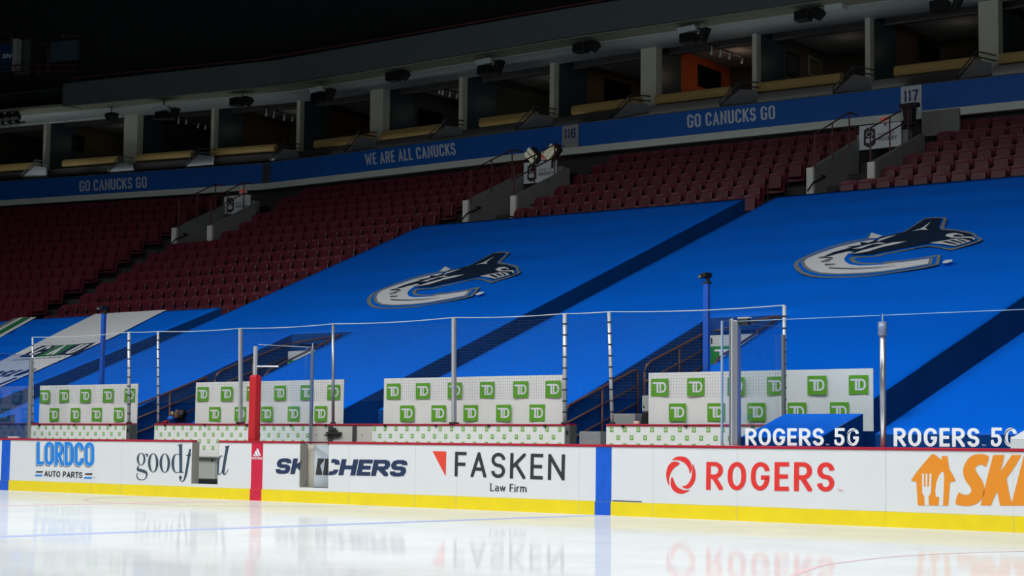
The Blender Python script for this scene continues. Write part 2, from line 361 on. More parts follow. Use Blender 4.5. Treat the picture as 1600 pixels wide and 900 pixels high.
# gates
for xa, xb, lb in ((g1a, g1b, 'white threshold with yellow kick plate under the open left gate'), (g2a, g2b, 'white threshold with yellow kick plate under the gate beside the navy italic lettering')):
    t = thing('gate_threshold', ((xa+xb)/2, .05, 0), lb, 'threshold')
    MB().box(xa+.001, xb-.001, -.012, .12, 0, ZK).build('kick_plate', YEL, t)
    MB().box(xa+.001, xb-.001, 0, .12, ZK, ZK+.06).build('sill', WHITE, t)
JAMB = mat('jamb_grey', (140, 138, 130), .6, var=.1)
for xa, lb in ((g1a, 'grey steel jamb plate at the left side of the open gate'), (g2a, 'grey steel jamb plate beside the half open lettered gate'),):
    tag(MB().box(xa, xa+.012, .002, .17, ZK+.06, ZF).build('gate_jamb', JAMB), lb, 'jamb')
tag(MB().box(g1b-.05, g1b, .03, .12, ZK+.06, ZF).build('gate_jamb', mat('jamb_pale', (190, 188, 180), .5)), 'pale narrow jamb at the right side of the open gate', 'jamb')
# half open gate with its part of the lettering
gh = onY(491, 730, .20); ang = math.radians(38)
gd = Vector((math.cos(ang), math.sin(ang), 0)); gn = Vector((math.sin(ang), -math.cos(ang), 0)); gw = .78
t = thing('rink_gate', (gh.x, .2, ZK), 'rink gate swung inward behind the boards, showing dark letter fragments', 'gate')
mb = MB(); a = Vector((gh.x, .2, 0)); mb.obox(a+gd*gw/2-gn*.03+Vector((0, 0, .645)), gd*gw/2, gn*.03, (0, 0, .37)); mb.build('gate_panel', mat('gate_shade_white', (196, 206, 214), .35), t)  # board white greyed and letters darkened, shade of the opening in their colour
hx = lambda px, y=.26: onY(px, 735, y).x
mb = MB(); mb.box(hx(481.5), hx(491.5), .24, .30, ZK+.03, 1.02); mb.build('hinge_post', mat('post_cream', (206, 202, 186), .6), t)
mb = MB(); mb.box(hx(478.6), hx(481.2), .25, .28, ZK+.03, 1.02); mb.build('hinge_strip', mat('hinge_grey2', (120, 116, 108), .6), t)
mb = MB()
for k in range(11): mb.box(hx(479.2), hx(481.6), .235, .25, .34+k*.06, .365+k*.06)
mb.build('hinge', mat('hinge_rust', (104, 66, 40), .7), t)
tag(MB().box(g2a, g2b, .14, .17, ZF+.005, ZC-.004).build('gate_top_bar', mat('cap_dark_red', (110, 24, 38), .5)), 'dark red top bar spanning the lettered gate opening', 'bar')

# --- lettering on the boards
mb = MB(); LO, LU, LV = (57.5, 726.2), (147.4, 728.6), (57.8, 690.2)
sh = f0(56.0, 728.2)-f0(57.5, 726.2)
kw = dict(gap=.07, rad=(.5, .22), seg=6)
text_on(mb, 'LORDCO', f0, LO, LU, LV, .215, .15, lift=tuple(Vector((0, -.003, 0))+sh), **kw); ink(bA, 'letter_shadow', mb, INK, 'dark drop shadow of the blue lettering')
mb = MB(); text_on(mb, 'LORDCO', f0, LO, LU, LV, .215, .15, lift=tuple(Vector((0, -.004, 0))+sh*.42), **kw); ink(bA, 'letter_outline', mb, WHITE)
mb = MB(); text_on(mb, 'LORDCO', f0, LO, LU, LV, .215, .15, lift=(0, -.0055, 0), **kw); ink(bA, 'lettering', mb, LBLUE, 'sky blue condensed lettering reading LORDCO')
mb = MB(); text_on(mb, 'AUTO PARTS', f0, (69, 744.5), (128.6, 747.3), (69.6, 735.2), .27, .19, gap=.12, rad=(.5, .4)); 
z3 = lambda *p: [(40+x/11.246, 680+y/11.246) for x, y in p]
for q in (z3((178, 658), (190, 630), (312, 630), (300, 660)), z3((1042, 695), (1052, 668), (1180, 668), (1172, 698))): mb.quad(*[f0(*p)+Vector((0, -.004, 0)) for p in q])
text_on(mb, 'TM', f0, (145.5, 747.8), (149.6, 748), (145.5, 745.2), .12, .12, gap=.2)
ink(bA, 'lettering', mb, INK, 'dark AUTO PARTS lettering')
mb = MB()
for q in (z3((162, 720), (178, 690), (300, 692), (288, 724)), z3((1022, 762), (1038, 732), (1170, 732), (1158, 766))): mb.quad(*[f0(*p)+Vector((0, -.004, 0)) for p in q])
ink(bA, 'accent_bars', mb, LBLUE)
# good f..d, serif, drawn stroke by stroke (drawing units 9.41 per survey unit, origin 200,680)
def dr(org, sc, f=f0, up=(0, -.004, 0)): return lambda x, y: f(org[0]+x/sc, org[1]+y/sc)+Vector(up)
G = dr((200, 680), 9.41)
def ring(mb, cx, cy, rx, ry, tx, ty, to3, a0=0, a1=360, n=28, tilt=0.0):
    for i in range(n):
        q = []
        for k, a in ((0, i), (0, i+1), (1, i+1), (1, i)):
            t = math.radians(a0+(a1-a0)*a/n); X = (rx-k*tx)*math.cos(t); Y = (ry-k*ty)*math.sin(t); q.append(to3(cx+X-tilt*Y, cy+Y))
        mb.quad(*q)
mb = MB()
ring(mb, 195, 352, 64, 92, 30, 7, G)                                   # g bowl
ribbon(mb, smoothpts([(240, 300, 8), (256, 282, 10), (275, 276, 16), (286, 292, 26), (280, 316, 20)], n=4), G)
ribbon(mb, smoothpts([(165, 440, 8), (148, 470, 18), (150, 505, 40), (200, 520, 46), (262, 545, 40), (276, 590, 22), (255, 640, 14), (205, 658, 9), (150, 640, 16), (130, 595, 14), (140, 565, 8), (160, 560, 8)], n=5), G)
ring(mb, 372, 406, 78, 140, 38, 8, G); ring(mb, 543, 410, 78, 142, 38, 8, G)
ring(mb, 715, 415, 75, 142, 40, 8, G, 70, 290)
ribbon(mb, [(740, 275, 8), (775, 295, 8)], G); ribbon(mb, [(740, 549, 8), (775, 535, 8)], G)
fillpoly(mb, [G(*p) for p in ((720, 145), (798, 126), (799, 535), (822, 548), (822, 553), (758, 553), (752, 160))])
fillpoly(mb, [G(*p) for p in ((852, 288), (900, 288), (926, 280), (926, 305), (900, 302), (860, 300))])
f_ = smoothpts([(938, 178, 8), (915, 215, 26), (900, 290, 36), (880, 420, 36), (855, 560, 34), (835, 640, 26), (805, 680, 12), (770, 660, 12), (765, 640, 14)], n=5)
ribbon(mb, [p for p in f_ if p[0]+p[2]/2 < 931], G); ring(mb, 772, 622, 20, 28, 19, 27, G)
ink(bA, 'lettering', mb, SLATE, 'slate serif lettering reading goodf')
mb = MB()
d_ = [p for p in smoothpts([(1400, 312, 8), (1375, 302, 10), (1345, 330, 24), (1325, 400, 32), (1314, 480, 34), (1318, 550, 26), (1340, 578, 12), (1375, 545, 10), (1400, 490, 10)], n=5) if p[0]-p[2]/2 > 1312]
ribbon(mb, d_, G)
ribbon(mb, smoothpts([(1462, 160, 44), (1450, 240, 42), (1430, 350, 42), (1410, 470, 42), (1402, 540, 40), (1420, 578, 16), (1450, 550, 10), (1478, 492, 6)], n=5), G)
fillpoly(mb, [G(*p) for p in ((1418, 170), (1498, 148), (1480, 190), (1440, 185))])
ink(bB, 'lettering', mb, SLATE, 'slate italic letter d')
# adidas mark on the red stripe
A = dr((280, 680), 8.18, up=(0, -.006, 0)); mb = MB()
for q in (((945, 262), (962, 235), (985, 268)), ((965, 215), (990, 195), (1015, 262), (998, 268), (985, 262)), ((988, 180), (1010, 168), (1047, 262), (1022, 262))): fillpoly(mb, [A(*p) for p in q])
t0 = (280+930/8.18, 680+306/8.18); text_on(mb, 'adidas', f0, t0, (280+1064/8.18, 680+309/8.18), (t0[0], 680+268/8.18), .2, .17, gap=.12, lift=(0, -.006, 0))
ink(bB, 'shoe_mark', mb, TWHITE, 'white three-stripe mark on the red stripe')
# SKECHERS
def sk(mb, s, o, u, v, **k): text_on(mb, s, f0, o, u, v, .42, .235, gap=.08, rad=(.28, .22), seg=2, **k)
SO, SU, SV = (429.5, 740.2), (633.0, 744.8), (434.5, 716.0)
skx = lambda x: (x-f0(*SO).x)/(f0(*SU).x-f0(*SO).x)
ms = MB(); sk(ms, 'SKECHERS', SO, SU, SV, xr=(0, skx(g2a)-.004)); ink(bB, 'lettering', ms, NAVYI, 'navy italic letters S and K')
ms = MB(); sk(ms, 'SKECHERS', SO, SU, SV, xr=(skx(g2b)+.003, 1.2))
tm = [f0(400+x/6.154, 650+y/6.154)+Vector((0, -.004, 0)) for x, y in ((1415, 572), (1425, 572), (1425, 582), (1415, 582))]; ms.quad(*tm)
ink(bC, 'lettering', ms, NAVYI, 'navy italic letters CHERS')
mb = MB(); fG = lambda x, y: onpl(x, y, tuple(gn), gn.dot(Vector((gh.x, .2, 0))))
text_on(mb, 'KE', fG, (485, 741.5), (519, 742.5), (488.5, 716), .42, .235, gap=.06, rad=(.28, .22), seg=2, lift=tuple(gn*.004), xr=(.24, 2)); t = [x for x in bpy.data.objects if x.name == 'rink_gate'][0]; ink(t, 'lettering', mb, INK)
# FASKEN
K5 = lambda x, y: (660+x/6.667, 695+y/6.667)
mb = MB(); text_on(mb, 'FASKEN', f0, K5(336, 329), K5(1482, 371), K5(343, 72), .165, .135, gap=.25, rad=(.5, .25))
text_on(mb, 'Law Firm', f0, K5(706, 482), K5(1087, 494), K5(708, 402), .2, .12, gap=.14, rad=(.4, .4))
for x, y in ((708, 482), (708, 406), (952, 490)): p = f0(*K5(x, y)); mb.box(p.x-.006, p.x+.03, -.0045, -.0035, p.z, p.z+.006)
ink(bC, 'lettering', mb, INK, 'charcoal FASKEN Law Firm lettering')
mb = MB(); mb.quad(*[f0(*K5(*p))+Vector((0, -.004, 0)) for p in ((107, 66), (250, 70), (244, 326), (240, 322))]); ink(bC, 'red_triangle', mb, mat('ink_vermilion', (228, 66, 44), .5))
# ROGERS
K6 = lambda x, y: (1020+x/5.161, 700+y/5.161)
mb = MB(); text_on(mb, 'ROGERS', f0, K6(430, 337), K6(1465, 353), K6(433, 112), .2, .15, gap=.2, rad=(.5, .42))
text_on(mb, 'TM', f0, K6(1493, 352), K6(1533, 354), K6(1493, 332), .12, .12, gap=.2)
for q in (((157, 98), (185, 75), (230, 68), (275, 80), (305, 115), (316, 160), (302, 206), (290, 165), (262, 125), (220, 102), (185, 96)),
          ((218, 128), (190, 110), (155, 115), (125, 145), (110, 195), (112, 250), (133, 306), (132, 255), (145, 205), (175, 160)),
          ((322, 130), (340, 170), (347, 220), (338, 270), (310, 312), (275, 328), (236, 310), (272, 300), (300, 265), (317, 215)),
          ((157, 233), (145, 270), (148, 310), (170, 345), (210, 366), (250, 366), (300, 340), (255, 340), (215, 325), (185, 295))):
    trace(mb, q, f0, (1020, 700), 5.161, (0, -.004, 0), 4)
ink(bD, 'lettering', mb, REDO, 'red swirl emblem and ROGERS lettering')
# orange house, fork, knife and SKIP
org = (1410, 695); sc = 8.421; mb = MB()
trace(mb, ((118, 462), (180, 370), (260, 270), (350, 165), (385, 130), (405, 120), (425, 128), (480, 170), (518, 198), (520, 150), (535, 146), (595, 150), (600, 190), (620, 325), (650, 370), (700, 465), (690, 482), (630, 486), (618, 640), (605, 800), (538, 800), (550, 350), (487, 688), (480, 800), (355, 797), (345, 700), (298, 700), (297, 797), (215, 797), (203, 780), (186, 485), (125, 480)), f0, org, sc, (0, -.004, 0))
ink(bE, 'emblem', mb, ORG, 'orange house emblem with fork and knife cut out')
mb = MB()
for q in (((262, 378), (285, 378), (285, 550), (308, 555), (308, 378), (330, 378), (330, 555), (353, 550), (360, 378), (385, 378), (380, 630), (345, 685), (352, 800), (297, 800), (292, 685), (262, 635)),):
    trace(mb, q, f0, org, sc, (0, -.0055, 0))
trace(mb, ((525, 352), (545, 365), (552, 420), (545, 640), (535, 800), (483, 800), (488, 688), (442, 682), (436, 600), (448, 500), (485, 400)), f0, org, sc, (0, -.0055, 0))
ink(bE, 'cutlery_cutout', mb, WHITE)
mb = MB()
trace(mb, smoothpts(((1140, 165), (1100, 285), (1065, 268), (1020, 262), (975, 285), (962, 330), (1010, 410), (1055, 480), (1078, 560), (1078, 640), (1040, 710), (1000, 760), (920, 795), (840, 805), (760, 795), (700, 768), (740, 632), (790, 652), (850, 660), (895, 635), (908, 590), (890, 545), (840, 480), (805, 400), (802, 320), (830, 240), (880, 170), (950, 132), (1040, 122), (1100, 135)), True, 3), f0, org, sc, (0, -.004, 0))
trace(mb, ((1195, 135), (1342, 135), (1325, 230), (1290, 350), (1330, 300), (1440, 135), (1568, 135), (1480, 290), (1372, 445), (1400, 600), (1432, 745), (1445, 745), (1600, 140), (1780, 140), (1640, 800), (1285, 800), (1265, 690), (1250, 615), (1210, 690), (1165, 800), (1030, 795), (1085, 560)), f0, org, sc, (0, -.004, 0))
P0, P1, PV = K7 = [(org[0]+x/sc, org[1]+y/sc) for x, y in ((1660, 805), (2260, 830), (1790, 138))]
text_on(mb, 'P', f0, P0, P1, PV, .3, .26, gap=.1, rad=(.4, .3))
ink(bE, 'lettering', mb, ORG, 'heavy orange italic lettering')

# ============================================================ SEATING BOWL
SILL = TT
def slab(nm, q, th=.3, m=CONCD):      # q plan points (x, y, z)
    return struct(MB().prism([Vector(p) for p in q], (0, 0, -th)).build(nm, m))
TARP_SHB = TARP_SH
def cover(label, plan, right_drop=.95, hole=None, xr=None, front=.45):
    """fabric cover laid over the seat rake; plan = left/right x at front and back y"""
    (xl0, xr0, y0), (xl1, xr1, y1l, y1r) = plan
    t = thing('seat_cover', ((xl0+xr0)/2, y0, tz(y0)), label, 'seat cover', 'fabric covers over the lower seats')
    mb = MB(); nx, ny = 48, 56
    def P(u, v, dz=0):
        y = y0+(y1l+(y1r-y1l)*u-y0)*v; x = (xl0+(xl1-xl0)*v)*(1-u)+(xr0+(xr1-xr0)*v)*u
        if hole:
            ua, ub = [(h-xl0)/(xr0-xl0) for h in hole[:2]]; ub2 = ub+3/nx; wy = max(0, min(1, (hole[2]+3.5-y)/3.5)) if y > hole[2] else 1
            dr_ = ((xl1-xl0)*(1-(ua+ub)/2)+(xr1-xr0)*(ua+ub)/2)*v
            bu = u/ua if u < ua else (1 if u <= ub2 else (1-u)/(1-ub2)); x -= dr_*bu*wy
        s = (.022*math.sin(v*math.pi*18)*math.sin(u*math.pi)+.012*math.sin(u*9+v*5))*(.15 if hole and y < hole[2]+.5 else 1)
        return Vector((x, y, tz(y)+dz+s*min(1, 8*u, 8*(1-u), 10*v, 10*(1-v))))
    hi = []
    us = [i/nx for i in range(nx+1)]; vsn = [j/ny for j in range(ny+1)]
    if hole:
        for hx in hole[:2]:
            u = (hx-xl0)/(xr0-xl0); k = min(range(1, nx), key=lambda i: abs(us[i]-u)); us[k] = u; hi.append(k)
        v = (hole[2]-y0)/((y1l+y1r)/2-y0); k = min(range(1, ny), key=lambda i: abs(vsn[i]-v)); vsn[k] = v; hi.append(k)
    for i in range(nx):
        for j in range(ny):
            if hole and hi[0] <= i < hi[1] and j < hi[2]: continue
            if hole and hi[1] <= i < hi[1]+3 and y0+(y1l-y0)*vsn[j+1] < 4.6: continue
            mb.quad(P(us[i], vsn[j]), P(us[i+1], vsn[j]), P(us[i+1], vsn[j+1]), P(us[i], vsn[j+1]))
    o = mb.build('cover_sheet', TARP, t)
    for p in o.data.polygons: p.use_smooth = True
    bm = bmesh.new(); bm.from_mesh(o.data); bmesh.ops.remove_doubles(bm, verts=bm.verts, dist=1e-4); bm.to_mesh(o.data); bm.free()
    sd = o.modifiers.new('solid', 'SOLIDIFY'); sd.thickness = .012; sd.offset = -1
    mb = MB()
    for k in range(24):
        a, b = k/24, (k+1)/24; p, q = P(1, a), P(1, b); w1, w2 = .02*math.sin(k*1.7), .02*math.sin((k+1)*1.7)
        mb.quad(p, q, q+Vector((w2-.03, 0, -right_drop)), p+Vector((w1-.03, 0, -right_drop)))
        p, q = P(0, a), P(0, b); mb.quad(p, q, q+Vector((.03, 0, -.95)), p+Vector((.03, 0, -.95)))
    mb.quad(P(1, 1), P(0, 1), P(0, 1)-Vector((0, 0, .5)), P(1, 1)-Vector((0, 0, .5)))
    mb.build('side_skirt', TARP_SHB, t)
    mb = MB(); xs_ = [xl0+(xr0-xl0)*k/30 for k in range(31)]
    for a, b in zip(xs_, xs_[1:]):
        if hole and (hole[0]-.2 < (a+b)/2 < hole[1]+.2): continue
        mb.quad((a, y0, tz(y0)), (b, y0, tz(y0)), (b, y0+.02*math.sin(b*9), tz(y0)-front), (a, y0+.02*math.sin(a*9), tz(y0)-front))
    mb.build('front_skirt', TARP_SHB, t)
    if hole:
        h0, h1, hy = hole; mb = MB(); D = 1.9
        def HX(hx, y):
            ua, ub = [(h-xl0)/(xr0-xl0) for h in hole[:2]]; u = (hx-xl0)/(xr0-xl0); v = (y-y0)/((y1l+y1r)/2-y0)
            return (xl0+(xl1-xl0)*v)*(1-u)+(xr0+(xr1-xr0)*v)*u-((xl1-xl0)*(1-(ua+ub)/2)+(xr1-xr0)*(ua+ub)/2)*v
        for k in range(14):
            a, b = y0+(hy-y0)*k/14, y0+(hy-y0)*(k+1)/14
            for hx in (h0, h1): mb.quad((HX(hx, a), a, tz(a)), (HX(hx, b), b, tz(b)), (HX(hx, b), b, tz(b)-D), (HX(hx, a), a, tz(a)-D))
        mb.quad((HX(h0, hy), hy, tz(hy)), (HX(h1, hy), hy, tz(hy)), (HX(h1, hy), hy, tz(hy)-D), (HX(h0, hy), hy, tz(hy)-D))
        mb.build('opening_lining', TARP_SHB, t)
    return t
cvL = cover('blue seat cover with white sponsor band and green stripe, at far left', ((-33, -13.85, 2.2), (-32, -13.04, 10.3, 10.35)))
cvM = cover('blue seat cover with whale emblem between the two shaded stair gaps', ((-12.2, -.95, 2.35), (-12.25, -.55, 17.5, 17.1)), hole=(-7.52, -5.42, 7.8))
cvR = cover('large blue seat cover with whale emblem, right of the camera post', ((.07, 10.55, 3.0), (.48, 11.75, 17.0, 16.75)), hole=(4.62, 6.4, 7.65))
cvF = cover('blue seat cover at the far right behind the lettered glass', ((11.35, 27, 1.95), (12.9, 28, 16.7, 16.3)), front=.55)
# floor of the bowl below the covers
for nm, x0, x1, ya, yb in (('seating_slab', -34, -7.6, 2.0, 17.8), ('seating_slab', -7.6, -5.45, 7.9, 17.8), ('seating_slab', -5.45, 4.55, 2.0, 17.8), ('seating_slab', 4.55, 6.5, 7.8, 17.8), ('seating_slab', 6.5, 28, 1.9, 17.8)):
    slab(nm, [(x0, ya, tz(ya)-1.0), (x1, ya, tz(ya)-1.0), (x1, yb, tz(yb)-1.0), (x0, yb, tz(yb)-1.0)])
for x0, x1 in ((-7.6, -5.45), (4.55, 6.5)):
    slab('tunnel_ramp', [(x0, 2.0, .1), (x1, 2.0, .1), (x1, 7.85, tz(7.85)-2.1), (x0, 7.85, tz(7.85)-2.1)], .1, TARP_SH)
# runners over the stairs between the covers, in the shaded cover blue
for (xa, xb, ya), (xc, xd, yb), lb in (((-.98, .1, 2.2), (-.6, .5, 17.2), 'shaded blue stair runner in the gap left of the post'), ((10.5, 11.4, 1.9), (11.7, 13.0, 16.8), 'shaded blue stair runner in the gap at far right'), ((-13.88, -12.15, 2.2), (-13.1, -12.2, 10.5), 'shaded blue stair runner in the gap right of the sponsor band')):
    mb = MB()
    for k in range(20):
        a, b = k/20, (k+1)/20
        q = [(xa+(xc-xa)*a, ya+(yb-ya)*a), (xb+(xd-xb)*a, ya+(yb-ya)*a), (xb+(xd-xb)*b, ya+(yb-ya)*b), (xa+(xc-xa)*b, ya+(yb-ya)*b)]
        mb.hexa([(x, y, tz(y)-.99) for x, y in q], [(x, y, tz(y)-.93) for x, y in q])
    tag(mb.build('stair_runner', TARP_SH), lb, 'cover')

# --- prints on the covers
LIFT = TN*.03
fT = lambda x, y: onT(x, y)
def tp(mb, pts, sm=0, lift=0.03):
    P = smoothpts(pts, True, sm) if sm else pts
    fillpoly(mb, [onT(*p)+TN*lift for p in P])
mb = MB(); tp(mb, ((-300, 724), (0, 566.3), (149.2, 492.0), (260.5, 485.6), (180, 527), (0, 606.5), (-300, 739))); mb.build('print_band', TWHITE, cvL)
mb = MB(); tp(mb, ((0, 514.5), (30, 497.8), (58, 496.6), (0, 529), (-200, 638), (-200, 626))); mb.build('print_stripe', TWHITE, cvL)
mb = MB(); tp(mb, ((0, 518.5), (37, 498.2), (48.5, 497.7), (0, 524.7), (-200, 633), (-200, 628)), lift=.04); mb.build('print_stripe', TGREEN, cvL)
mb = MB(); tp(mb, ((0, 509.5), (23, 498.6), (30, 498.2), (0, 514.2), (-200, 620), (-200, 616))); mb.build('print_stripe', SILVER, cvL)
S4 = lambda *p: [(x/6.43, 480+y/6.43) for x, y in p]
mb = MB(); tp(mb, S4((190, 515), (430, 400), (578, 397), (368, 512)), lift=.04); tp(mb, S4((568, 495), (775, 386), (962, 368), (762, 490)), lift=.04); mb.build('emblem_tile', NAVYI, cvL)
mb = MB(); tp(mb, S4((375, 510), (592, 396), (768, 386), (562, 500)), lift=.04); mb.build('emblem_tile', TGREEN, cvL)
mb = MB()
for ch, o, u, v in (('C', (270, 502), (365, 500), (455, 410)), ('A', (455, 500), (545, 494), (625, 402)), ('U', (640, 488), (735, 482), (815, 395))):
    o, u, v = S4(o, u, v); text_on(mb, ch, fT, o, u, v, .2, .16, gap=.1, rad=(.4, .3), lift=TN*.055)
mb.build('emblem_lettering', TWHITE, cvL)
mb = MB(); o, u, v = S4((110, 552), (650, 515), (135, 541)); text_on(mb, 'CONSTRUCTION SUPPLY', fT, o, u, v, .2, .2, gap=.25, lift=TN*.04)
o, u, v = S4((-190, 728), (195, 702), (-5, 658)); text_on(mb, 'OSLU', fT, o, u, v, .26, .16, gap=.2, rad=(.4, .25), lift=TN*.04)
o, u, v = S4((-10, 795), (130, 735), (10, 775)); mb.quad(*[onT(*p)+TN*.04 for p in S4((-200, 860), (160, 720), (185, 722), (-160, 862))])
mb.quad(*[onT(*p)+TN*.04 for p in S4((150, 700), (330, 640), (375, 632), (190, 700))])
mb.build('lettering', NAVYI, cvL)
# whale emblem, drawn once in the plane of the right cover, repeated on the middle one
AO, BO = (1230, 330), (1380, 330)
a_ = lambda *p: [(AO[0]+x/7.5, AO[1]+y/7.5) for x, y in p]
b_ = lambda *p: [(BO[0]+x/7.5, BO[1]+y/7.5) for x, y in p]
LAY = [
 ('emblem_outline', SILVER, [b_((680, 530), (655, 645), (500, 680), (300, 715), (0, 757))+a_((1000, 778), (700, 797), (450, 800), (280, 787), (170, 752), (100, 705), (76, 655), (95, 610), (150, 575), (300, 508), (500, 433), (700, 378), (850, 348), (925, 342), (985, 270), (1135, 312))+b_((150, 280), (250, 255), (330, 205), (420, 140), (490, 100), (600, 86), (735, 88), (752, 105), (720, 200), (722, 222), (850, 235), (1000, 255), (1080, 280), (1110, 315), (1168, 335), (1160, 360), (1060, 400), (960, 430), (810, 478), (780, 475), (650, 445), (520, 430), (400, 450), (200, 495), (0, 530))+a_((1100, 545), (900, 560), (795, 567), (800, 590), (830, 610), (900, 622), (1100, 625))+b_((0, 615), (200, 595), (400, 570), (600, 535))]),
 ('emblem_inset', TARP, [b_((632, 552), (612, 642), (300, 702), (0, 747))+a_((1000, 766), (700, 785), (450, 786), (300, 770), (190, 725), (142, 670), (136, 632), (170, 590), (300, 528), (500, 450), (850, 363), (1000, 345), (1275, 292))+b_((260, 268), (430, 155), (495, 112), (600, 100), (700, 105), (712, 115), (662, 212), (690, 242), (850, 252), (1040, 287), (1070, 322), (1122, 342), (1098, 370), (900, 430), (800, 456), (650, 432), (520, 418), (200, 480), (0, 517))+a_((1000, 545), (790, 550), (740, 560), (732, 590), (770, 622), (850, 640), (1000, 642), (1275, 627))+b_((200, 608), (400, 583))]),
 ('emblem_outline', SILVER, [b_((590, 570), (572, 645), (300, 692), (0, 737))+a_((900, 759), (600, 770), (400, 762), (270, 732), (190, 682), (163, 622), (200, 582), (350, 518), (600, 435), (850, 378), (1020, 352), (1060, 380), (770, 505), (690, 545), (660, 590), (680, 627), (740, 652), (850, 662), (1000, 657), (1275, 637))+b_((0, 642), (300, 605))]),
 ('emblem_body', TWHITE, [b_((545, 585), (530, 645), (300, 685), (0, 730))+a_((900, 750), (600, 760), (400, 748), (290, 715), (225, 665), (207, 620), (240, 580), (400, 515), (600, 447), (850, 388), (1020, 360), (1000, 420), (800, 500), (722, 525), (690, 560), (672, 590), (695, 628), (750, 654), (850, 666), (1000, 662), (1275, 644))+b_((0, 648), (300, 618))]),
 ('emblem_head', DKNAVY, [a_((445, 555), (540, 512), (620, 490), (760, 452), (700, 450), (870, 425), (860, 392), (960, 400), (1060, 362), (1140, 325), (1275, 294))+b_((265, 270), (435, 160), (500, 116), (693, 112), (652, 215), (680, 247), (850, 260), (1030, 295), (1060, 328), (1090, 350), (1080, 372), (830, 444), (700, 425), (640, 408), (520, 410), (200, 470), (0, 507))+a_((1000, 535), (860, 542), (748, 542), (800, 505), (720, 500), (600, 527), (500, 555))]),
 ('emblem_mark', TWHITE, [a_((992, 284), (1122, 320), (1060, 350), (965, 350)), a_((1055, 392), (1085, 360))+b_((60, 330), (160, 312), (50, 352)), a_((755, 538), (900, 487), (1060, 447))+b_((0, 425), (130, 398), (285, 386), (150, 422), (0, 452))+a_((950, 507)),
   a_((930, 430), (1090, 398), (1165, 412), (1015, 420), (870, 470), (770, 475)), b_((340, 268), (440, 238), (480, 215), (565, 155), (500, 228), (530, 252), (440, 250)),
   b_((732, 322), (760, 298), (850, 290), (930, 305), (952, 324), (890, 308), (825, 314), (832, 330), (880, 336), (950, 332), (1040, 335), (1085, 355), (1075, 374), (1040, 350), (950, 345), (800, 344)),
   b_((550, 407), (720, 378), (870, 355), (950, 362), (1035, 386), (850, 442), (700, 420)), b_((700, 630), (740, 606), (820, 604), (812, 624), (760, 645), (705, 645))]),
 ('emblem_teeth_lines', DKNAVY, [b_((690, 396), (750, 388), (885, 424), (860, 432)), b_((780, 382), (825, 374), (940, 406), (912, 414)), b_((860, 368), (900, 366), (992, 392), (960, 399))]),
]
zig = [(370, 580, 5), (455, 572, 16), (540, 582, 14), (400, 632, 5), (510, 608, 16), (448, 664, 16), (570, 655, 8), (490, 700, 14), (600, 706, 9), (800, 710, 8), (1000, 702, 7), (1275, 678, 3)]
src = [onT(1240.4, 416.7), onT(1535.7, 374.7), onT(1480.3, 344)]; dst = [onT(576.1, 465.8), onT(814.6, 426.4), onT(796.3, 397.5)]
def affine():
    (ax, ay), (bx, by), (cx, cy) = [(p.x, p.y) for p in src]; M = Matrix(((ax, ay, 1), (bx, by, 1), (cx, cy, 1))).inverted()
    return M @ Vector([p.x for p in dst]), M @ Vector([p.y for p in dst])
AX, AY = affine()
def shift(p):
    v = Vector((p.x, p.y, 1)); x, y = AX.dot(v), AY.dot(v); return Vector((x, y, tz(y)))
for t, fn in ((cvR, lambda p: p), (cvM, shift)):
    for k, (nm, m, polys) in enumerate(LAY):
        mb = MB()
        for P in polys:
            Q = smoothpts(P, True, 2) if nm in ('emblem_outline', 'emblem_inset', 'emblem_body') and len(P) > 20 and False else P
            fillpoly(mb, [fn(onT(*p))+TN*(.035+.006*k) for p in Q])
        mb.build(nm, m, t)
    mb = MB(); zz = [(AO[0]+x/7.5, AO[1]+y/7.5, w/7.5) for x, y, w in zig]; ribbon(mb, zz, lambda x, y: fn(onT(x, y))+TN*.075); mb.build('emblem_spine', mat('print_grey', (96, 102, 108), .6), t)

# ------------------------------------------------------------ seats above the covers
A1b, A1t = onT(52, 482), onT(262, 350)
def lerp(a, b, t): return a+(b-a)*t
# sections: left/right edge (x,y) at the bottom row and at the top row, number of rows, where
topL = FN[0]; 
SEC = [
 dict(bl=(-34, 10.9), br=(-24.5, 11.1), tl=(-40.5, 20.0), tr=(-28.7, 23.1), z=(4.95, 10.68), n=14, w='in the section left of the first stair aisle'),
 dict(bl=(-23.3, 10.95), br=(-13.45, 10.95), tl=(-27.5, 23.5), tr=(-13.6, 24.0), z=(4.98, 10.68), n=14, w='between the first stair aisle and the middle vomitory'),
 dict(bl=(-12.3, 17.95), br=(-.75, 17.55), tl=(-12.6, 24.1), tr=(-1.1, 24.8), z=(7.85, 10.70), n=7, w='above the middle seat cover'),
 dict(bl=(.75, 17.4), br=(15, 17.2), tl=(.5, 24.9), tr=(15.5, 26.2), z=(7.68, 10.70), n=7, w='above the right seat cover'),
]
# vomitories: near end on the seat rake
VOM = []
def vom_frame(xe, ye, wdt, nrm, tang): return dict(c=Vector((xe, ye)), w=wdt, n=nrm, t=tang)
e3 = onX(1266, 262, -.45); e2 = onY(729, 314, e3.y-.6); e1 = onF(272.5, 358, -5.4)
n2 = Vector((0.0, 1.0)); n1 = (segn(0)+segn(1)).normalized()
VOM.append(dict(e=e1, n=n1, w=1.55, s=((350, 307), (391, 303.5), (350.5, 335)), far=(352, 320), near=(395, 318), nend=(323.5, 354), stack=(405, 316)))
VOM.append(dict(e=e2, n=n2, w=1.6, s=((818.5, 254.5), (869.5, 249.5), (819, 287.5)), far=(818, 270), near=(884, 262.5), nend=(796, 308), stack=None))
VOM.append(dict(e=e3, n=n2, w=1.6, s=((1342.3, 197.5), (1407.5, 191.5), (1343.5, 235)), far=(1342, 218.5), near=(1436, 209.5), nend=(1352, 255), stack=None))
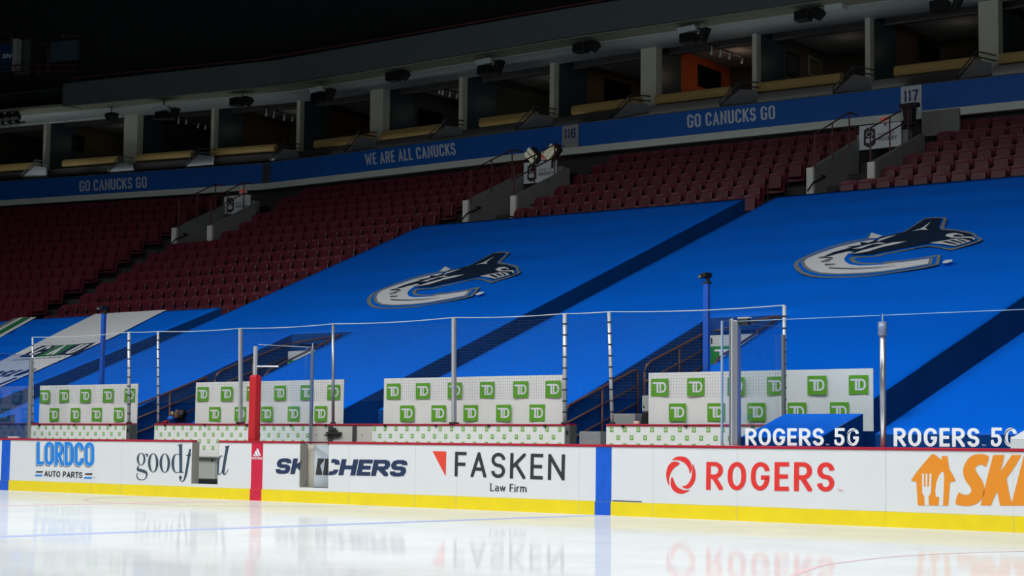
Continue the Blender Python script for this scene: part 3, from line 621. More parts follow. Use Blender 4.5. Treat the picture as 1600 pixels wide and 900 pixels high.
def in_vom(x, y, m=.08):
    for v in VOM:
        d = Vector((x, y))-v['e'].xy; t = Vector((v['n'].y, -v['n'].x)); a, b = d.dot(v['n']), d.dot(t)
        if a > -.45 and -.2-m < b < (v['w']+.15+m if a < 3.4 else v['w']-.1): return True
        if a > -1.2 and -1.3 < b < .1: return True       # stair beside the far wall
    return False
SW, LOW = .53, .93
def seat_parts():
    t = thing('arena_seat', (0, 0, 0), 'tmp', 'seat', 'tmp')
    mb = MB(); n = 6; P = []
    for i in range(n+1):
        u = i/n; x = -.255+.51*u; bow = .03*(1-(2*u-1)**2); top = .90-.035*abs(2*u-1)**3
        P.append((x, bow, top))
    for (x, b, tp_), (x2, b2, tp2) in zip(P, P[1:]):
        mb.hexa([(x, .18+b, .30), (x2, .18+b2, .30), (x2, .23+b2, .30), (x, .23+b, .30)], [(x, .28+b, tp_), (x2, .28+b2, tp2), (x2, .325+b2, tp2), (x, .325+b, tp_)])
    mb.build('backrest', SEAT, t)
    mb = MB(); mb.hexa([(-.215, .07, .40), (.215, .07, .40), (.215, .15, .38), (-.215, .15, .38)], [(-.20, .13, .80), (.20, .13, .80), (.20, .20, .78), (-.20, .20, .78)])
    bevel(mb.build('seat_pan', mat('seat_pan_maroon', (86, 30, 44), .4), t), .03, 2)
    mb = MB(); mb.box(-.262, -.238, .0, .28, .60, .64); mb.box(-.262, -.238, .16, .24, .0, .60); mb.build('armrest', SEATG, t)
    return t
proto = seat_parts(); proto_children = list(proto.children)
spots = []
for si, s in enumerate(SEC):
    mbt = MB()
    for r in range(s['n']):
        k = r/(s['n']-1); k1 = (r+1)/(s['n']-1)
        L = Vector(s['bl']).lerp(Vector(s['tl']), k); Rr = Vector(s['br']).lerp(Vector(s['tr']), k)
        L1 = Vector(s['bl']).lerp(Vector(s['tl']), k1); R1 = Vector(s['br']).lerp(Vector(s['tr']), k1)
        zz = lerp(s['z'][0], s['z'][1], k)-LOW; d = (Rr-L); nseat = int(d.length/SW); u = d.normalized(); nn = Vector((-u.y, u.x))
        back = (L1-L).dot(nn)
        a, b = L-u*1.3*(si != 0), Rr+u*.2
        mbt.hexa([(a.x, a.y, zz-.9), (b.x, b.y, zz-.9), (b.x+nn.x*back, b.y+nn.y*back, zz-.9), (a.x+nn.x*back, a.y+nn.y*back, zz-.9)], [(a.x, a.y, zz), (b.x, b.y, zz), (b.x+nn.x*back, b.y+nn.y*back, zz), (a.x+nn.x*back, a.y+nn.y*back, zz)])
        off = (d.length-nseat*SW)/2
        for i in range(nseat):
            p = L+u*(off+SW*(i+.5))+nn*(back-.42)
            if in_vom(p.x, p.y): continue
            w = Vector((p.x, p.y, zz+.6))-EYE; sx = 800+F*w.dot(RX)/w.dot(FW); sy = 450-F*w.dot(UP)/w.dot(FW)
            if sx < -260 or sx > 1800: continue
            vis = -12 < sx < 1612
            spots.append((w.length+(0 if vis else 500), p.x, p.y, zz, math.atan2(u.y, u.x), si, r, i, i == 0 or i == nseat-1))
    struct(mbt.build('seating_terrace', CONCD))
spots.sort()
# the rows nearest the rink in front of the lowest row hidden by a cover are left out; nearest 300 as single seats
ROWN = ['lowest', 'second', 'third', 'fourth', 'fifth', 'sixth', 'seventh', 'eighth', 'ninth', 'tenth', 'eleventh', 'twelfth', 'thirteenth', 'fourteenth']
for k, (dist, x, y, z, rz, si, r, i, end) in enumerate(spots[:300]):
    if k == 0: o = proto; ch = proto_children
    else:
        o = proto.copy(); C.objects.link(o); ch = []
        for c0 in proto_children: c1 = c0.copy(); C.objects.link(c1); c1.parent = o; ch.append(c1)
    o.location = (x, y, z); o.rotation_euler = (0, 0, rz)
    o['label'] = 'folded maroon arena seat, %s row visible %s' % (ROWN[r], SEC[si]['w']); o['group'] = '%s row seats %s' % (ROWN[r], SEC[si]['w'])
V0, F0 = [], []
for c0 in proto_children:
    if c0.name.startswith('armrest'): continue
    b = len(V0); V0 += [v.co.copy() for v in c0.data.vertices]; F0 += [tuple(b+q for q in p.vertices) for p in c0.data.polygons]
mb = MB()
for (dist, x, y, z, rz, si, r, i, end) in spots[300:]:
    n = len(mb.v); c, s = math.cos(rz), math.sin(rz); mb.v += [Vector((x+v.x*c-v.y*s, y+v.x*s+v.y*c, z+v.z)) for v in V0]; mb.f += [tuple(n+q for q in f) for f in F0]
tag(mb.build('arena_seats', SEAT), 'dark mass of farther maroon arena seats up to the white ledge at left', 'seats', None, 'stuff')

# --- concrete walls of the vomitories with their signs and rails
WN = ['left', 'middle', 'right']
for vi, v in enumerate(VOM):
    e = v['e']; n = v['n']; t = Vector((n.y, -n.x)); n3 = Vector((n.x, n.y, 0)); t3 = Vector((t.x, t.y, 0)); th = .17
    def wall(px_e, px_f, off, nm):
        # wall plane through e + t*off, running along n
        o = Vector((e.x, e.y, 0))+t3*off; nn = (t.x, t.y, 0); c = Vector(nn).dot(o)
        A_, B_ = onpl(*px_e, nn, c), onpl(*px_f, nn, c)
        mb = MB(); P = [Vector((A_.x, A_.y, A_.z-1.9)), A_, B_, Vector((B_.x, B_.y, A_.z-1.9))]
        L = (B_-A_); 
        mb.prism(P, t3*(-th if off == 0 else th)); o_ = mb.build(nm, CONC); struct(o_); return A_, B_
    pe = {0: (277, 356), 1: (733, 313), 2: (1272, 262)}[vi]; ne = {0: (327, 353), 1: (801, 306.5), 2: (1358.5, 254)}[vi]
    fA, fB = wall(pe, v['far'], 0, 'wall_far'); nA, nB = wall(ne, v['near'], v['w'], 'wall_near')
    for q, off in ((fA, -th), (nA, v['w'])):      # end posts, brightness of the ice side put into their pale colour
        c = q+t3*((off+th/2)-(0 if off < 0 else v['w']))-n3*.04; mb = MB(); mb.obox(c-Vector((0, 0, .9)), t3*(th/2+.02), n3*.05, (0, 0, .88+.02)); struct(mb.build('trim_6', mat('post_lit', (206, 208, 204), .7)))
    # home of hockey sign board on a lintel
    nn = (n.x, n.y, 0); S0 = onpl(*v['s'][0], nn, n.dot(e.xy)+2.7); cc = n.dot(e.xy)+2.7
    S1 = onpl(*v['s'][1], nn, cc); S2 = onpl(*v['s'][2], nn, cc); w_ = (S1-S0); w_.z = 0; hgt = S0.z-S2.z; u = w_.normalized(); wd_ = w_.length
    mb = MB(); c = S0+u*wd_/2-Vector((0, 0, hgt/2)); mb.obox(c+n3*.02, u*wd_/2, n3*.02, (0, 0, hgt/2))
    sg = thing('hockey_sign', (c.x, c.y, c.z-hgt/2), 'white HOME OF HOCKEY sign over the %s vomitory' % WN[vi], 'sign', 'white signs over the vomitories')
    mb.build('sign_board', mat('sign_white', (206, 214, 220), .5), sg)
    BL = S0-Vector((0, 0, hgt)); U_ = u*wd_; V_ = Vector((0, 0, hgt)); W_ = lambda x, y, l=.006: BL+U_*x+V_*y-n3*l
    mb = MB(); fillpoly(mb, [W_(x, y) for x, y in ((.12, .82), (.17, .84), (.2, .93), (.25, .86), (.3, .93), (.33, .84), (.39, .82), (.40, .2), (.33, .12), (.255, .06), (.18, .12), (.11, .2))]); mb.build('shield_mark', INK, sg)
    mb = MB(); 
    text(mb, 'S', W_(.16, .26, .009), U_*.19, V_*.2, .3, .3, gap=0); text(mb, 'O', W_(.17, .5, .009), U_*.17, V_*.25, .12, .12, gap=0); mb.build('shield_detail', mat('sign_white', (0, 0, 0)), sg)
    mb = MB(); text(mb, 'HOME OF', W_(.46, .5), U_*.40, V_*.13, .12, .12, gap=.2); text(mb, 'HOCKEY', W_(.46, .3), U_*.45, V_*.16, .2, .2, gap=.12); mb.build('lettering', INK, sg)
    mb = MB(); mb.obox(c+n3*.25+Vector((0, 0, -.1)), u*(v['w']/2), n3*.12, (0, 0, hgt/2-.12)); struct(mb.build('wall_lintel', CONC))
    mb = MB(); mb.obox(c+n3*.9+Vector((0, 0, -1.0)), u*(v['w']/2), n3*.05, (0, 0, 1.0)); struct(mb.build('passage_dark_sheet', BLACK))  # black sheet closing the passage, put in for its darkness
    # exit sign
    ep = {0: (374, 295, 384, 303), 1: (845, 241, 856.5, 250), 2: (1374.5, 182, 1389.5, 192)}[vi]
    E0 = onpl(ep[0], ep[3], nn, cc-.1); E1 = onpl(ep[2], ep[3]-1, nn, cc-.1); E2 = onpl(ep[0], ep[1], nn, cc-.1); uu = E1-E0; uu.z = 0; vv = Vector((0, 0, E2.z-E0.z))
    ex = thing('exit_sign', E0, 'small EXIT sign above the %s HOME OF HOCKEY board' % WN[vi], 'exit sign')
    mb = MB(); mb.obox(E0+uu/2+vv/2+n3*.04, uu/2, n3*.04, vv/2); mb.build('sign_box', mat('exit_box', (190, 180, 170), .5, emit=.05), ex)
    mb = MB(); text(mb, 'EXIT', E0+uu*.1+vv*.2-n3*.006, uu*.8, vv*.6, .28, .2, gap=.2); mb.build('lettering', mat('exit_red', (190, 40, 36), .5, emit=.25), ex)
    if vi: mb = MB(); mb.obox(E0+uu/2-n3*-.04+Vector((0, 0, -.04)), uu*.05, n3*.02, (0, 0, .05)); mb.build('bracket', DARK, ex)
    # rails: near wall, far wall, back
    for off, A_, B_, m, lb in ((v['w']+.08, nA, nB, DRAIL, 'dark stair rail on the near wall of the %s vomitory'), (-.1, fA, fB, DRAIL, 'dark stair rail beyond the far wall of the %s vomitory')):
        mb = MB(); d = B_-A_; k0, k1 = (0.0, .78)
        a, b = A_+d*.02, A_+d*k1
        for h in (.55, .95): mb.tube([a+Vector((0, 0, h-.03)), b+Vector((0, 0, h)), b+n3*.5+Vector((0, 0, h))], .022, 6)
        for k in (0, .5, 1): q = a.lerp(b, k); mb.tube([q+Vector((0, 0, -.1)), q+Vector((0, 0, .95))], .024, 6)
        tag(mb.build('stair_rail', m), lb % WN[vi], 'railing')
    mb = MB(); q = fA+t3*.06+n3*.35+Vector((0, 0, -.28)); mb.tube([q-n3*.1+t3*.02+Vector((0, 0, .1)), q+n3*.15+Vector((0, 0, .1)), q+n3*.15*.0-n3*.5+Vector((0, 0, -.15)), q-n3*.8+Vector((0, 0, -.42))], .022, 6)
    tag(mb.build('grab_rail', BLACK), 'short black grab rail on the inner face of the %s vomitory wall' % WN[vi], 'railing')
# flood lights above the middle vomitory
vm = VOM[1]; ccm = 1; nn = (0, 1, 0)
for (x0, y0), (x1, y1), lb in (((823, 236), (835, 249.5), 'left tilted floodlight above the middle HOME OF HOCKEY sign'), ((865.5, 229), (853, 246), 'right tilted floodlight above the middle HOME OF HOCKEY sign')):
    Y = vm['e'].y+2.5; a, b = onY(x0, y0, Y), onY(x1, y1, Y); d = (b-a); per = Vector((0, 1, 0)).cross(d).normalized(); t = thing('floodlight', (a+b)/2+Vector((0, 0, -.3)), lb, 'floodlight')
    sgn = 1 if x1 > x0 else -1
    for k in (-1, 1):
        c = (a+b)/2+per*.085*k; mb = MB(); mb.obox(c, d/2, per*.06, (0, .03, 0)); mb.build('light_panel', FLOODW, t)
    mb = MB(); mb.obox((a+b)/2+Vector((.10, .12, 0)), d/2*1.05, per*.17, (0, .07, 0)); mb.tube([(a+b)/2+Vector((0, .12, 0)), (a+b)/2+Vector((0, .12, -.5))], .03, 6); mb.build('housing', BLACK, t)
p = onY(1421, 181, 24.6); t = thing('mounted_loudspeaker', p-Vector((0, 0, .35)), 'black loudspeaker on a bracket in front of the brightest number panel', 'loudspeaker')
mb = MB(); mb.hexa([(p.x-.12, 24.5, p.z-.3), (p.x+.12, 24.5, p.z-.3), (p.x+.12, 24.75, p.z-.3), (p.x-.12, 24.75, p.z-.3)], [(p.x-.16, 24.45, p.z+.22), (p.x+.16, 24.45, p.z+.22), (p.x+.16, 24.75, p.z+.25), (p.x-.16, 24.75, p.z+.25)]); bevel(mb.build('cabinet', BLACK, t), .02)
MB().box(p.x-.27, p.x+.27, 24.5, 24.75, p.z+.25, p.z+.36).build('bracket', BLACK, t)
# ============================================================ SUITE LEVEL
def frame(i, d=0):
    a, b = node(i, d), node(i+1, d); t = (b-a).normalized(); return a, b, Vector((t.x, t.y, 0)), Vector((-t.y, t.x, 0))
def ribbonwall(nm, d0, d1, z0, z1, m, ks=True, segs=range(4)):
    mb = MB()
    for i in segs:
        a0, b0, a1, b1 = node(i, d0), node(i+1, d0), node(i, d1), node(i+1, d1)
        mb.hexa([(a0.x, a0.y, z0), (b0.x, b0.y, z0), (b1.x, b1.y, z0), (a1.x, a1.y, z0)], [(a0.x, a0.y, z1), (b0.x, b0.y, z1), (b1.x, b1.y, z1), (a1.x, a1.y, z1)])
    o = mb.build(nm, m)
    return struct(o) if ks else o
ribbonwall('wall_band', 0, .15, 10.99, 11.79, BANDB); ribbonwall('trim_7', -.03, .2, 11.78, 11.80, mat('band_edge', (96, 104, 112), .5))
ribbonwall('trim_8', -.08, .15, 10.76, 10.99, LEDGE); ribbonwall('wall_under_band', .45, .6, 8.6, 10.9, CONCD)
def fpanel(mb, x0, y0, x1, y1, d, th, x2=None):     # box on the facade plane by its corners
    a, i = onF(x0, y0, d, True); b = onF(x1, y0, d); c = onF(x0, y1, d); t = segn(i); n3 = Vector((t.x, t.y, 0)); u = Vector((t.y, -t.x, 0))
    w = (b-a).dot(u)/2; h = (a.z-c.z)/2; mb.obox(a+u*w-Vector((0, 0, h)), u*w, n3*th/2, (0, 0, h)); return a, u, n3, w*2, h*2
for xa, xb, yt, yb, num, lb, m, mi in ((410, 430.5, 256.5, 289, '115', 'faded grey number panel on the blue band, left of WE ARE ALL CANUCKS', mat('faded_panel', (60, 72, 84), .7), mat('faded_ink', (40, 54, 78), .7)), (879, 904.7, 197, 233, '116', 'pale number panel on the blue band above the tilted floodlights', mat('panel_pale', (150, 156, 160), .6), BANDN), (1408, 1440, 136, 177.5, '117', 'brightest number panel on the blue band, at the right stairs', mat('panel_pale2', (196, 204, 210), .6), BANDN)):
    mb = MB(); a, u, n3, w, h = fpanel(mb, xa, yt, xb, yb, -.03, .04); t = thing('section_number', a+u*w/2-Vector((0, 0, h)), lb, 'sign'); mb.build('number_panel', m, t)
    mb = MB(); text(mb, num, a-Vector((0, 0, h*(.16+.42)))+u*w*.14-n3*.03, u*w*.72, Vector((0, 0, h*.42)), .2, .14, gap=.12, rad=(.3, .25), seg=2); mb.build('lettering', mi, t)
BLET = mat('band_letters', (200, 212, 226), .6)
for s, o, u, v, lb in (('GO CANUCKS GO', (124.2, 299.5), (229.5, 293), (124, 282.5), 'pale GO CANUCKS GO lettering at the left end of the blue band'),
                   ('WE ARE ALL CANUCKS', (571.3, 258.5), (712.5, 241.5), (569.5, 240.5), 'pale WE ARE ALL CANUCKS lettering on the blue band'),
                   ('GO CANUCKS GO', (1074, 200), (1211.5, 185.5), (1073.3, 179.5), 'pale GO CANUCKS GO lettering between panels 116 and 117')):
    mb = MB(); fF = lambda x, y: onF(x, y, -.01)
    text_on(mb, s, fF, o, u, v, .17, .13, gap=.1, rad=(.28, .14), seg=1, lift=(0, 0, 0), space=.4); tag(mb.build('band_lettering', BLET), lb, 'lettering')
# concrete side wall right of panel 117
mb = MB(); fpanel(mb, 1441, 175, 1500, 214, -.1, .1); struct(mb.build('wall_side', CONC))
ribbonwall('suite_floor', .15, 9, 11.75, 11.85, CONCD); ribbonwall('suite_front_wall', 2.75, 2.9, 11.85, 12.66, mat('upstand_dark', (52, 50, 48), .8))
ribbonwall('ledge_strip', 2.2, 2.3, 12.28, 12.58, mat('strip_grey', (60, 60, 58), .7))
ribbonwall('suite_floor_inner', 2.9, 9, 12.0, 12.1, mat('carpet', (40, 36, 34), .9))
ribbonwall('ceiling', 1.6, 3.6, 14.88, 14.98, SOFF); ribbonwall('soffit_edge', .62, 1.6, 14.90, 15.0, OLIVE)
ribbonwall('wall_fascia', .45, .6, 14.92, 15.9, FASC, segs=(1, 2, 3)); ribbonwall('upper_deck', .6, 12, 15.4, 15.6, DECKD)
ribbonwall('suite_beam', 4.5, 4.7, 14.86, 15.3, mat('beam_grey', (92, 90, 88), .8))
ribbonwall('suite_ceiling', 3.6, 9, 15.2, 15.3, mat('ceiling_tile', (150, 150, 146), .9)); ribbonwall('wall_back', 9, 9.2, 11.9, 15.2, mat('suite_back', (64, 58, 50), .9))
ribbonwall('deck_dark_sheet', 3.4, 3.6, 15.6, 26, DECKD)  # black sheet standing in for the dark upper deck
# left end of the fascia: the nearer part stops, the far part is set back
fx = onF(97, 160, .45); i0 = 0; a, b, t3, n3 = frame(0)
def fr_box(nm, pxa, pxb, d0, d1, z0, z1, m, ks=True):
    pa, pb = onF(pxa, 160, d0), onF(pxb, 160, d0); mb = MB(); w = (pb-pa); w.z = 0
    i = onF(pxb, 160, d0, True)[1]; n = segn(i); n3 = Vector((n.x, n.y, 0)); c = (pa+pb)/2; c.z = (z0+z1)/2
    mb.obox(c+n3*(d1-d0)/2, w/2, n3*(d1-d0)/2, (0, 0, (z1-z0)/2)); o = mb.build(nm, m); return struct(o) if ks else o
pf = onF(97, 160, .45); qf, qg = node(1, .45), node(1, .6); pg = pf.xy+segn(0)*.15
struct(MB().hexa([(pf.x, pf.y, 14.85), (qf.x, qf.y, 14.92), (qg.x, qg.y, 14.92), (pg.x, pg.y, 14.85)], [(pf.x, pf.y, 15.8), (qf.x, qf.y, 15.9), (qg.x, qg.y, 15.9), (pg.x, pg.y, 15.8)]).build('wall_fascia', FASC))
struct(MB().hexa([(pf.x, pf.y, 14.85), (pf.x+.15, pf.y, 14.85), (pf.x+.15, pf.y+1.9, 14.95), (pf.x, pf.y+1.9, 14.95)], [(pf.x, pf.y, 15.8), (pf.x+.15, pf.y, 15.8), (pf.x+.15, pf.y+1.9, 15.8), (pf.x, pf.y+1.9, 15.8)]).build('wall_fascia_end', FASC)); fr_box('wall_fascia_far', -60, 97, 2.3, 2.5, 15.25, 16.1, FASC)
fr_box('ceiling_far', -60, 150, 2.3, 3.4, 15.18, 15.25, mat('soffit_bright', (222, 230, 222), .6)); fr_box('wall_upstand_far', -60, 190, 3.3, 3.5, 14.85, 15.2, mat('soffit_bright', (0, 0, 0)))
# rails of the upper deck
rr = [onF(x, y, .5) for x, y in ((110, 135), (127, 130), (400, 98), (600, 64), (800, 25), (960, 0), (1100, -28))]
for q in rr: q.z = 16.02
t = thing('deck_rail', rr[3]-Vector((0, 0, .15)), 'thin maroon rail along the top of the dark upper fascia', 'railing')
mb = MB(); mb.tube(rr, .035, 6); mb.build('handrail', DRAIL, t)
for k in range(22):
    u = k/21*(len(rr)-1); i = min(int(u), len(rr)-2); q = rr[i].lerp(rr[i+1], u-i); mb = MB(); mb.tube([q-Vector((0, 0, .14)), q], .02, 5); mb.build('rail_post', DRAIL, t)
# broadcast position at the upper left
mb = MB(); a, u, n3, w, h = fpanel(mb, -40, 73.5, 28, 118, 3.0, .1); t = thing('booth_panel', a+u*w*.6-Vector((0, 0, h)), 'dark blue balcony panel with SN lettering at the upper left edge', 'panel'); mb.build('panel', mat('booth_blue', (20, 62, 104), .7), t)
mb = MB(); o, p, q = onF(2.5, 91.5, 2.93), onF(16.5, 90.5, 2.93), onF(4.5, 84.5, 2.93); text(mb, 'SN', o, p-o, q-o, .3, .2, gap=.15, rad=(.3, .25), seg=2); mb.build('lettering', mat('sn_white', (225, 235, 240), .5), t)
mb = MB(); fpanel(mb, 24, 62, 30.5, 113, 2.9, .3); tag(mb.build('booth_column', mat('booth_col', (176, 180, 172), .7)), 'pale narrow column right of the SN panel', 'column')
mb = MB(); fpanel(mb, 31, 64, 49, 118, 3.4, .2); tag(mb.build('booth_wall', mat('booth_grey', (84, 86, 84), .8)), 'grey wall panel beside the pale column at upper left', 'wall panel')
mb = MB(); fpanel(mb, 80, 67, 123.5, 98, 3.0, .12); tag(mb.build('booth_window', mat('booth_slate', (64, 84, 98), .6)), 'slate blue box at the end of the upper left balcony', 'panel')
mb = MB()
for ys in ((55, 53, -40, 20), (66, 64.5, -40, 20), (103, 101, -40, 122), (113, 110, -40, 122), (72, 68, 49, 80), (58, 56, 90, 122)):
    a, b = onF(ys[2], ys[0], 2.2), onF(ys[3], ys[1], 2.2); mb.tube([a, b], .03, 5)
for x, y0, y1 in ((18, 55, 72), (23, 103, 118), (60, 102, 118), (75, 72, 116), (98, 52, 60)): mb.tube([onF(x, y0, 2.2), onF(x, y1, 2.2)], .03, 5)
tag(mb.build('balcony_rail', DRAIL), 'maroon tube railing in front of the upper left broadcast booth', 'railing')
# columns
cols = [(-50, 4), (72, 4), (207, 21), (333.5, 5), (467, 5.5), (590, 20), (719.7, 5.5), (862, 6.5), (1014, 24), (1178.7, 7), (1356, 8), (1546.5, 31), (1700, 8)]
CP = []
for px, wpx in cols:
    a, b = onF(px-wpx/2, 150, 3.3), onF(px+wpx/2, 150, 3.3); i = onF(px, 150, 3.3, True)[1]; n = segn(i); n3 = Vector((n.x, n.y, 0)); u = Vector((n.y, -n.x, 0)); c = (a+b)/2; w = (b-a).dot(u)/2; CP.append((c, u, n3, w))
    mb = MB(); mb.obox(Vector((c.x, c.y, (11.9+14.9)/2))+n3*.15, u*w, n3*(.15 if wpx < 12 else .2), (0, 0, 1.5)); struct(mb.build('suite_column', COLM))
wcol = {0: (60, 52, 40), 1: (92, 84, 52), 2: (56, 52, 50), 3: (84, 66, 46), 4: (80, 52, 36), 5: (64, 62, 62), 6: (74, 72, 64), 7: (112, 84, 52), 8: (214, 96, 44), 9: (96, 90, 84), 10: (92, 68, 48), 11: (60, 60, 60), 12: (60, 60, 60)}
for k, (c, u, n3, w) in enumerate(CP):
    mb = MB(); mb.obox(Vector((c.x, c.y, 13.6))+n3*1.2, u*.06, n3*.9, (0, 0, 1.59)); struct(mb.build('suite_divider', mat('divider_slate', (62, 78, 84), .35)))
    mb = MB(); mb.obox(Vector((c.x, c.y, 13.6))+n3*3.9, u*.06, n3*1.8, (0, 0, 1.59)); struct(mb.build('wall_suite', mat('suite_wall_%d' % k, wcol[k], .8)))
# suite lights, dim: the lit suite, and fainter points in other suites
def spot_pt(nm, loc, e, col): 
    l = bpy.data.lights.new(nm, 'POINT'); l.energy = e; l.color = col; l.shadow_soft_size = .1; o = bpy.data.objects.new(nm, l); o.location = loc; C.objects.link(o)
c, u, n3, w = CP[8]; spot_pt('suite_lamp', Vector((c.x, c.y, 14.6))+u*1.8+n3*3.2, 4, (1, .72, .5))
for k in (1, 3, 5, 6, 9, 10): c, u, n3, w = CP[k]; spot_pt('suite_lamp', Vector((c.x, c.y, 14.6))+u*1.8+n3*3.4, .9, (1, .9, .78))
SUIT = {3: 'the suite left of the faded panel', 5: 'the suite above WE ARE ALL', 6: 'the suite left of panel 116', 7: 'the suite right of panel 116', 8: 'the orange suite', 9: 'the suite with pictures', 10: 'the suite below the top right corner', 1: 'the far left suite'}
def onW(k, px, py, d=.07):        # sight line onto the side wall behind column k
    c, u, n3, w = CP[k]; return onpl(px, py, (u.x, u.y, 0), u.dot(Vector((c.x, c.y, 0)))+d)
for k, (x0, y0, x1, y1) in ((8, (1090, 100, 1126, 134)), (7, (944, 121, 985, 158)), (5, (652, 168, 690, 196)), (1, (113, 209, 132, 236)), (10, (1434, 60, 1470, 92))):
    c, u, n3, w = CP[k]; A_, B_, D_ = onW(k, x0, y0), onW(k, x1, y0), onW(k, x0, y1); wd_ = (B_-A_).dot(n3); ht = A_.z-D_.z; q = A_+n3*wd_/2-Vector((0, 0, ht/2))
    t = thing('television', q-Vector((0, 0, ht/2)), 'black wall television in '+SUIT[k], 'television')
    mb = MB(); mb.obox(q, u*.03, n3*wd_/2, (0, 0, ht/2)); bevel(mb.build('casing', BLACK, t), .01); mb = MB(); mb.obox(q+u*.032, u*.003, n3*(wd_/2-.05), (0, 0, ht/2-.04)); mb.build('screen', SCREEN, t)
for (x0, y0, x1, y1), m, fr, lb in (((1229, 80, 1248, 118), mat('picture_grey', (70, 72, 80), .5), BLACK, 'dark framed picture, the nearer of two on the suite wall'), ((1263, 86, 1284, 117), mat('picture_olive', (110, 104, 60), .5), mat('frame_pale', (150, 150, 140), .5), 'framed olive picture, the farther of two on the suite wall')):
    k = 9; c, u, n3, w = CP[k]; A_, B_, D_ = onW(k, x0, y0), onW(k, x1, y0), onW(k, x0, y1); wd_ = (B_-A_).dot(n3); ht = A_.z-D_.z; q = A_+n3*wd_/2-Vector((0, 0, ht/2))
    t = thing('framed_picture', q-Vector((0, 0, ht/2)), lb, 'picture'); mb = MB(); mb.obox(q, u*.02, n3*wd_/2, (0, 0, ht/2)); mb.build('frame', fr, t); mb = MB(); mb.obox(q+u*.02, u*.004, n3*(wd_/2-.06), (0, 0, ht/2-.08)); mb.build('picture', m, t)
for k, off, pts in ((8, 2.0, ((1112, 83), (1126, 86.5), (1140, 90), (1160, 96))), (5, 2.0, ((687, 144), (692, 146), (703, 149), (714, 151))), (3, 2.0, ((416, 179), (428, 182), (444, 186), (457, 187))), (2, 2.0, ((279, 191), (291, 192), (310, 198), (321, 200)))):
    c, u, n3, w = CP[k]; Q = [onW(k, x, y, off) for x, y in pts]; t = thing('track_light', Q[0]+Vector((0, 0, .1)), 'ceiling track with small lamps in '+{2: 'the dark suite right of the left thick column', 3: 'the suite left of the faded panel', 5: 'the suite above WE ARE ALL', 8: 'the orange suite'}[k], 'track light')
    z_ = max(q.z for q in Q)+.16; mb = MB(); mb.tube([Vector((Q[0].x, Q[0].y, z_))-n3*.3, Vector((Q[-1].x, Q[-1].y, z_))+n3*.3], .02, 6); mb.build('track', BLACK, t)
    for q in Q: mb = MB(); mb.tube([Vector((q.x, q.y, z_)), q+Vector((0, 0, .04)), q+Vector((-.03, 0, -.06))], [.012, .03, .045], 8); mb.build('lamp_head', BULB, t)
# tan drink rails, step panels, hand rails
bars = [(-45, 64, 'at the left edge'), (103.5, 190, 'second from the left edge'), (218, 303, 'right of the left thick column'), (335, 433, 'left of the faded number panel'), (495, 583, 'ending at the WE ARE ALL column'), (600, 687, 'starting at the WE ARE ALL column'), (752, 838, 'left of panel 116'), (896, 1002, 'right of panel 116'), (1026, 1140, 'below the orange suite'), (1183, 1315, 'below the two pictures'), (1399, 1531, 'above panel 117'), (1563, 1690, 'at the right edge')]
for xa, xb, lb in bars:
    a, i = onF(xa, 150, 2.5, True); b = onF(xb, 150, 2.5); b = a+(b-a).dot(Vector((segn(i).y, -segn(i).x, 0)))*Vector((segn(i).y, -segn(i).x, 0)); n = segn(i); n3 = Vector((n.x, n.y, 0))
    t = thing('drink_rail', Vector(((a.x+b.x)/2, (a.y+b.y)/2, 12.35)), 'tan rounded suite rail '+lb, 'suite rail', 'tan rails in front of the suites')
    mb = MB(); prof = [(.0, .0), (-.10, .02), (-.14, .12), (-.13, .22), (-.08, .31), (.02, .35), (.14, .34), (.16, .0)]
    A_ = [Vector((a.x, a.y, 12.67+z))+n3*d for d, z in prof]; mb.prism(A_, Vector((b.x-a.x, b.y-a.y, 0))); mb.build('rail_pad', TAN, t, smooth=False)
    mb = MB(); c = Vector(((a.x+b.x)/2, (a.y+b.y)/2, 12.52)); w = Vector((b.x-a.x, b.y-a.y, 0)); mb.obox(c+n3*.02, w/2, n3*.05, (0, 0, .15)); mb.build('rail_base', mat('rail_base_dark', (62, 60, 54), .7), t)
steps = [((33, 279), (55.5, 259), (71, 261), (72, 278)), ((168, 272), (186, 254), (205, 256.5), (207, 268.5)), ((290, 262), (310, 241), (332, 244), (331, 258)), ((422, 252), (443.5, 232), (464.5, 235), (466, 247)), ((538, 238), (562, 214), (583, 217), (585, 230)), ((672, 216), (697, 196), (719, 199), (719, 211)), ((807, 202), (835, 177.5), (861, 181), (861, 196)), ((955, 186), (984, 160), (1010, 162), (1012, 176)), ((1125, 165), (1157, 139), (1180, 141), (1181, 160)), ((1302, 145), (1334, 116), (1359, 121), (1359, 140)), ((1497, 124), (1525, 93), (1550, 99), (1548, 117))]
for k, q in enumerate(steps):
    i = onF(*q[1], 1.7, True)[1]; n = segn(i); n3 = Vector((n.x, n.y, 0)); c0 = onF(*q[0], 1.7); cc = n.dot(c0.xy)
    P = [onpl(*p, (n.x, n.y, 0), cc) for p in q]; mean = sum(P, Vector())/4
    wh = bars[k][2]
    t = thing('suite_steps', mean-Vector((0, 0, .4)), 'grey steps by the tan rail '+wh, 'steps')
    MB().prism(P, n3*.12).build('side_panel', GREYP, t)
    mb = MB(); 
    for h in (.10, .26): mb.tube([P[0]+Vector((0, 0, h-.1)), P[1]+Vector((0, 0, h)), P[2]+Vector((0, 0, h))+(P[2]-P[1])*.25], .025, 6)
    mb.tube([P[1], P[1]+Vector((0, 0, .26))], .02, 6); mb.tube([P[0]-Vector((0, 0, .05)), P[0]+Vector((0, 0, .18))], .02, 6)
    mb.build('handrail', DARK, t)
